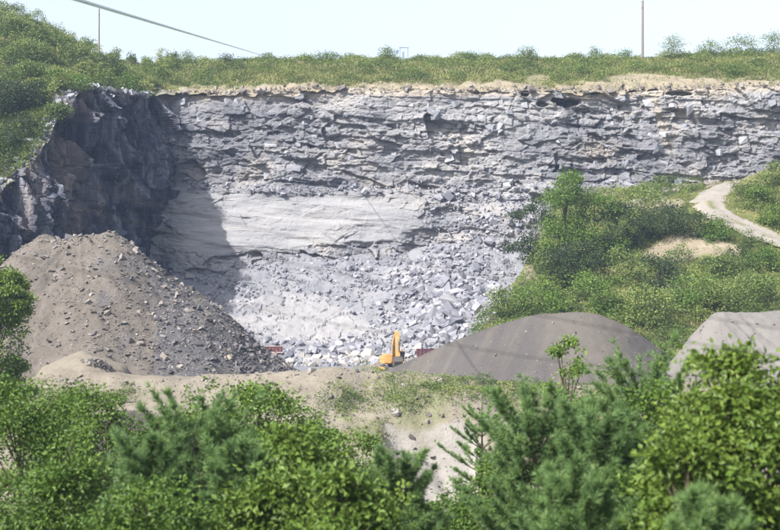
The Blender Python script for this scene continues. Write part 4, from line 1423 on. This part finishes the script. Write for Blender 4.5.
PN = 'pines in the foreground'
pl = [  # px, top, Y, width px, tone, whorls, label
    (196, 400, 42, 130, 0.50, 17, 'soft-needled pine with the highest tip of the left pines'),
    (150, 432, 38, 90, 0.45, 14, 'pine left of the highest left pine'),
    (240, 436, 38, 90, 0.55, 14, 'pine right of the highest left pine'),
    (398, 446, 40, 80, 0.55, 14, 'pine at the middle of the bottom edge beside the pale cut'),
    (536, 384, 42, 130, 0.55, 18, 'blue-green pine right of the pale cut'),
    (604, 398, 39, 120, 0.50, 17, 'pine between the blue-green pine and the tallest pine'),
    (648, 344, 47, 130, 0.58, 20, 'tallest pine in front of the gap between the gravel heaps'),
    (575, 462, 32, 100, 0.50, 13, 'low pine at the bottom edge right of the middle'),
    (712, 478, 26, 100, 0.50, 13, 'low pine at the bottom right in front of the maples'),
]
for i, (a, b, Y_, wpx, tone, wh, lab) in enumerate(pl):
    base, h = stand(a, b, Y_)
    pine('pine_tree', lab, base, h, wpx * 1.5 / F * Y_, 860 + i, PN, wh + 5, tone, 0.24, 1.0)
base, h = stand(482, 384, 80)
pine('hemlock_tree', 'open conifer with flat drooping tiers right of the pale cut', base, h, 5.2, 880, None, 15, 0.75, 0.20, 0.6, 0.30)['category'] = 'conifer'


# ------------------------------------------------------------------ built things
def bm_box(bm, c, s, rot=None, taper=None):
    """box centred at c with size s; taper scales the top in x, y"""
    q = bmesh.ops.create_cube(bm, size=1.0)['verts']
    for v in q:
        if taper and v.co.z > 0:
            v.co.x *= taper[0]; v.co.y *= taper[1]
        v.co = Vector((v.co.x * s[0], v.co.y * s[1], v.co.z * s[2]))
        if rot is not None:
            v.co = rot @ v.co
        v.co += Vector(c)
    return q


def bm_obj(name, bm, mat, parent=None, bevel=0.0):
    if bevel:
        bmesh.ops.bevel(bm, geom=list(bm.edges), offset=bevel, segments=2, affect='EDGES', clamp_overlap=True)
    me = bpy.data.meshes.new(name)
    bm.to_mesh(me); bm.free()
    return link(name, me, mat, parent)


def bm_prism(bm, pts, x0, x1):
    """outline in (y, z) pushed along x"""
    a = [bm.verts.new((x0, y, z)) for y, z in pts]
    b = [bm.verts.new((x1, y, z)) for y, z in pts]
    bm.faces.new(a); bm.faces.new(b[::-1])
    for i in range(len(pts)):
        j = (i + 1) % len(pts)
        bm.faces.new((a[j], a[i], b[i], b[j]))
    bmesh.ops.recalc_face_normals(bm, faces=bm.faces)


def bm_cyl(bm, p, q, r, n=12):
    p, q = Vector(p), Vector(q)
    d = q - p
    m = Matrix.Translation((p + q) / 2) @ d.to_track_quat('Z', 'Y').to_matrix().to_4x4()
    bmesh.ops.create_cone(bm, cap_ends=True, segments=n, radius1=r, radius2=r, depth=d.length, matrix=m)


# excavator facing the camera, boom raised
ex, ey, _ = P(392.5, 364, 226)
ez = float(max(talus_z(ex, ey), bank_z(ex, ey)))
E = empty('excavator', (ex, ey, ez + 0.02), math.radians(12))
E.scale = (1.0, 1.0, 1.0)
tag(E, 'yellow excavator with raised boom at the foot of the rubble slope', 'excavator')
for sgn in (-1, 1):
    bm = bmesh.new()
    bm_prism(bm, [(-2.0, 0.35), (-1.7, 0.0), (1.7, 0.0), (2.0, 0.35), (1.95, 0.65), (1.6, 0.92), (-1.6, 0.92), (-1.95, 0.65)], sgn * 1.25 - 0.32, sgn * 1.25 + 0.32)
    tk = bm_obj('track', bm, M['steel'], E, 0.05)
    for yy in np.linspace(-1.5, 1.5, 6):
        bm = bmesh.new(); bm_cyl(bm, (sgn * 1.58, yy, 0.42), (sgn * 1.63, yy, 0.42), 0.24)
        bm_obj('roller', bm, M['yellow'], tk)
bm = bmesh.new(); bm_cyl(bm, (0, 0, 0.6), (0, 0, 1.12), 0.75, 20); bm_obj('turntable', bm, M['steel'], E)
bm = bmesh.new(); bm_box(bm, (-0.15, 0.55, 1.62), (2.9, 3.4, 1.0)); bm_obj('engine_housing', bm, M['yellow'], E, 0.09)
bm = bmesh.new(); bm_box(bm, (-0.95, -0.2, 1.9), (1.05, 2.2, 1.35)); bm_obj('side_housing', bm, M['yellow'], E, 0.08)
bm = bmesh.new(); bm_box(bm, (-0.1, 2.35, 1.65), (2.8, 0.7, 1.15), taper=(0.95, 0.8)); bm_obj('counterweight', bm, M['yellow'], E, 0.15)
cab = bmesh.new()
bm_box(cab, (1.0, -0.7, 1.32), (1.15, 1.7, 0.4)); bm_box(cab, (1.0, -0.65, 2.98), (1.15, 1.6, 0.12))
for sx_ in (0.46, 1.54):
    for yy in (-1.46, 0.1):
        bm_box(cab, (sx_, yy, 2.2), (0.09, 0.09, 1.5))
cabo = bm_obj('cab', cab, M['yellow'], E, 0.02)
bm = bmesh.new(); bm_box(bm, (1.0, -0.67, 2.2), (1.06, 1.55, 1.46)); bm_obj('window', bm, M['glass'], cabo)
# boom: bent box girder rising towards the camera
bm = bmesh.new()
bm_prism(bm, [(-0.9, 1.45), (-0.55, 1.2), (-1.0, 3.0), (-1.75, 4.6), (-2.9, 5.75), (-3.15, 5.6), (-3.1, 5.35), (-2.35, 4.35), (-1.65, 2.9)], -0.42, 0.36)
bm_obj('boom', bm, M['yellow'], E, 0.03)
bm = bmesh.new()
bm_prism(bm, [(-2.75, 6.1), (-3.2, 6.15), (-3.75, 4.4), (-3.9, 2.4), (-3.6, 2.35), (-3.25, 4.4)], -0.3, 0.34)
arm = bm_obj('arm', bm, M['yellow'], E, 0.03)
bm = bmesh.new(); bm_cyl(bm, (0, -1.9, 4.95), (0, -2.5, 5.75), 0.13); bm_cyl(bm, (0, -1.2, 4.0), (0, -1.95, 5.0), 0.17); bm_obj('arm_cylinder', bm, M['yellow'], E)
for sgn in (-1, 1):
    bm = bmesh.new(); bm_cyl(bm, (sgn * 0.42, -1.3, 1.4), (sgn * 0.42, -1.9, 2.7), 0.13)
    bc = bm_obj('boom_cylinder', bm, M['yellow'], E)
    bm = bmesh.new(); bm_cyl(bm, (sgn * 0.42, -1.9, 2.7), (sgn * 0.42, -2.2, 4.1), 0.07); bm_obj('piston_rod', bm, M['chrome'], bc)
bm = bmesh.new(); bm_cyl(bm, (0, -3.9, 5.0), (0, -4.05, 3.3), 0.10); bm_obj('bucket_cylinder', bm, M['chrome'], E)
bm = bmesh.new()
bm_prism(bm, [(-3.6, 2.4), (-4.2, 2.3), (-4.45, 1.7), (-4.2, 1.05), (-3.5, 0.85), (-3.0, 1.25), (-3.1, 1.35), (-3.5, 1.05), (-4.05, 1.2), (-4.2, 1.7), (-4.0, 2.1), (-3.6, 2.2)], -0.6, 0.6)
for sgn in (-1, 1):
    bm_prism(bm, [(-3.6, 2.4), (-4.2, 2.3), (-4.45, 1.7), (-4.2, 1.05), (-3.5, 0.85), (-3.0, 1.25)], sgn * 0.62 - 0.02, sgn * 0.62 + 0.02)
bk = bm_obj('bucket', bm, M['steel'], E)
for k in range(5):
    bm = bmesh.new(); bm_box(bm, (-0.5 + k * 0.25, -2.92, 1.33), (0.1, 0.28, 0.08), Matrix.Rotation(0.6, 3, 'X')); bm_obj('tooth', bm, M['steel'], bk)


# red dump skips half hidden by the heaps
def skip(label, loc, rz, body, rail, s=1.0):
    R_ = empty('dump_skip', loc, rz)
    tag(R_, label, 'skip', 'red skips at the foot of the rubble slope')
    bm = bmesh.new()
    bm_prism(bm, [(-1.0 * s, 0.35 * s), (1.0 * s, 0.35 * s), (1.15 * s, 1.75 * s), (1.05 * s, 1.75 * s), (0.92 * s, 0.5 * s), (-0.92 * s, 0.5 * s), (-1.05 * s, 1.75 * s), (-1.15 * s, 1.75 * s)], -2.2 * s, 2.2 * s)
    for sg in (-1, 1):
        bm_prism(bm, [(-1.0 * s, 0.36 * s), (1.0 * s, 0.36 * s), (1.14 * s, 1.74 * s), (-1.14 * s, 1.74 * s)], sg * 2.15 * s - 0.045, sg * 2.15 * s + 0.04)
    b_ = bm_obj('body', bm, body, R_)
    for k in range(6):
        bm = bmesh.new(); bm_box(bm, ((-1.9 + k * 0.76) * s, -1.12 * s, 1.05 * s), (0.10 * s, 0.12 * s, 1.35 * s), Matrix.Rotation(0.1, 3, 'X')); bm_obj('rib', bm, body, b_)
    bm = bmesh.new(); bm_box(bm, (0, -1.15 * s, 1.78 * s), (4.5 * s, 0.14 * s, 0.12 * s)); bm_obj('top_rail', bm, rail, R_)
    bm = bmesh.new(); bm_box(bm, (0, -1.06 * s, 0.42 * s), (4.5 * s, 0.16 * s, 0.22 * s)); bm_obj('bottom_rail', bm, rail, R_)
    for sg in (-1, 1):
        bm = bmesh.new(); bm_box(bm, (0, sg * 0.7 * s, 0.17 * s), (4.0 * s, 0.2 * s, 0.34 * s)); bm_obj('skid', bm, M['steel'], R_)


x, y, z = P(272, 352, 246)
skip('faded red steel skip beside the right flank of the spoil heap', (x, y, z - 0.35), 0.15, M['red'], M['pinkgrey'], 0.75)
x, y, z = P(428, 353, 236)
skip('maroon steel skip half hidden behind the dark gravel heap', (x, y, z - 0.75), -0.1, M['maroon'], M['maroon'], 0.8)


# poles on the skyline
def pole(label, px, py_foot, py_top, Y, rad):
    x, _, zt = P(px, py_top, Y)
    zb = float(hill_z(x, Y))
    h = zt - zb
    R_ = empty('utility_pole', (x, Y, zb))
    tag(R_, label, 'pole', 'poles on the skyline')
    link('shaft', tubes('shaft', [(np.array([(0, 0, -0.4), (0.0, 0, h * 0.5), (0.03, 0, h)]), np.array([rad * 1.15, rad, rad * 0.82]))], 10), M['pole'], R_)
    bm = bmesh.new(); bm_cyl(bm, (0.03, 0, h - 0.01), (0.03, 0, h + 0.07), rad * 0.9, 10); bm_obj('cap', bm, M['steel'], R_)
    bm = bmesh.new(); bm_cyl(bm, (0, 0, h * 0.88), (0, 0, h * 0.88 + 0.1), rad * 1.06, 10); bm_obj('band', bm, M['steel'], R_)


pole('tall weathered utility pole on the plateau skyline', 642.5, 54, 1, 336, 0.27)
pole('thin grey pole rising behind the left hill', 99, 50, 9, 332, 0.17)

# metal stand on the skyline
x, y, z = on(hill_z, 404, 60, 306, 336)
R_ = empty('metal_stand', (x, y, z))
tag(R_, 'small blue-grey metal frame stand on the plateau skyline', 'metal stand')
for dx in (-0.9, 0.9):
    bm = bmesh.new(); bm_box(bm, (dx, 0, 1.5), (0.16, 0.16, 3.4)); bm_obj('post', bm, M['blue_steel'], R_)
bm = bmesh.new(); bm_box(bm, (0, 0, 3.28), (2.1, 0.22, 0.2)); bm_obj('top_beam', bm, M['blue_steel'], R_)
bm = bmesh.new(); bm_box(bm, (-0.15, 0.3, 1.2), (0.6, 0.5, 2.4), taper=(0.7, 0.7)); bm_obj('hopper', bm, M['blue_steel'], R_)
bm = bmesh.new(); bm_box(bm, (-1.5, 0, 2.4), (0.6, 0.2, 0.7)); bm_obj('panel', bm, M['blue_steel'], R_)
bm = bmesh.new(); bm_box(bm, (-1.5, 0, 1.0), (0.12, 0.12, 2.2)); bm_obj('panel_post', bm, M['blue_steel'], R_)


# cables strung close in front of the camera, out of focus
def cable(label, pts, rad, mat):
    c = np.array([P(*q) for q in pts])
    o = link('overhead_cable', tubes('overhead_cable', [(smooth_path(c, 60), np.full(60, rad))], 8), mat)
    tag(o, label, 'cable', 'overhead cables near the camera')


cable('pale cable crossing the sky at the upper left', [(80 + (268 - 80) * q, 57 * q, 1 / (1 / 42.0 + (1 / 350.0 - 1 / 42.0) * q)) for q in np.linspace(-0.9, 1.06, 20)], 0.065, M['cable_pale'])
cable('upper dark cable crossing the dark gravel heap', [(-200, 128, 18), (160, 231, 17), (380, 284, 16.5), (536, 315, 16), (637, 334, 16), (743, 351, 16), (900, 372, 16)], 0.0042, M['cable'])
cable('lower dark cable crossing the dark gravel heap', [(-200, 207, 18), (160, 289, 17), (320, 321, 16.5), (440, 343, 16), (545, 360, 16), (620, 369, 16), (760, 385, 16), (900, 397, 16)], 0.0042, M['cable'])
cable('dark cable crossing the pale gravel heap', [(-200, 118, 18), (160, 207, 17), (380, 256, 16.5), (536, 286, 16), (637, 305, 16), (717, 319, 16), (778, 329, 16), (900, 346, 16)], 0.0042, M['cable'])

# ------------------------------------------------------------------ summer haze over the valley
bm = bmesh.new()
bm_box(bm, (0, 3000, 26), (8200, 8200, 124))
hz = bpy.data.materials.new('summer_haze')
hz.use_nodes = True
ht = hz.node_tree
for n in list(ht.nodes):
    if n.type != 'OUTPUT_MATERIAL':
        ht.nodes.remove(n)
pv = ht.nodes.new('ShaderNodeVolumePrincipled')
pv.inputs['Color'].default_value = (0.50, 0.66, 1.0, 1)
pv.inputs['Density'].default_value = 0.00019
pv.inputs['Anisotropy'].default_value = 0.2
ht.links.new(pv.outputs['Volume'], ht.nodes['Material Output'].inputs['Volume'])
tag(bm_obj('haze', bm, hz), 'thin blue summer haze filling the valley and pit', 'haze', kind='stuff')
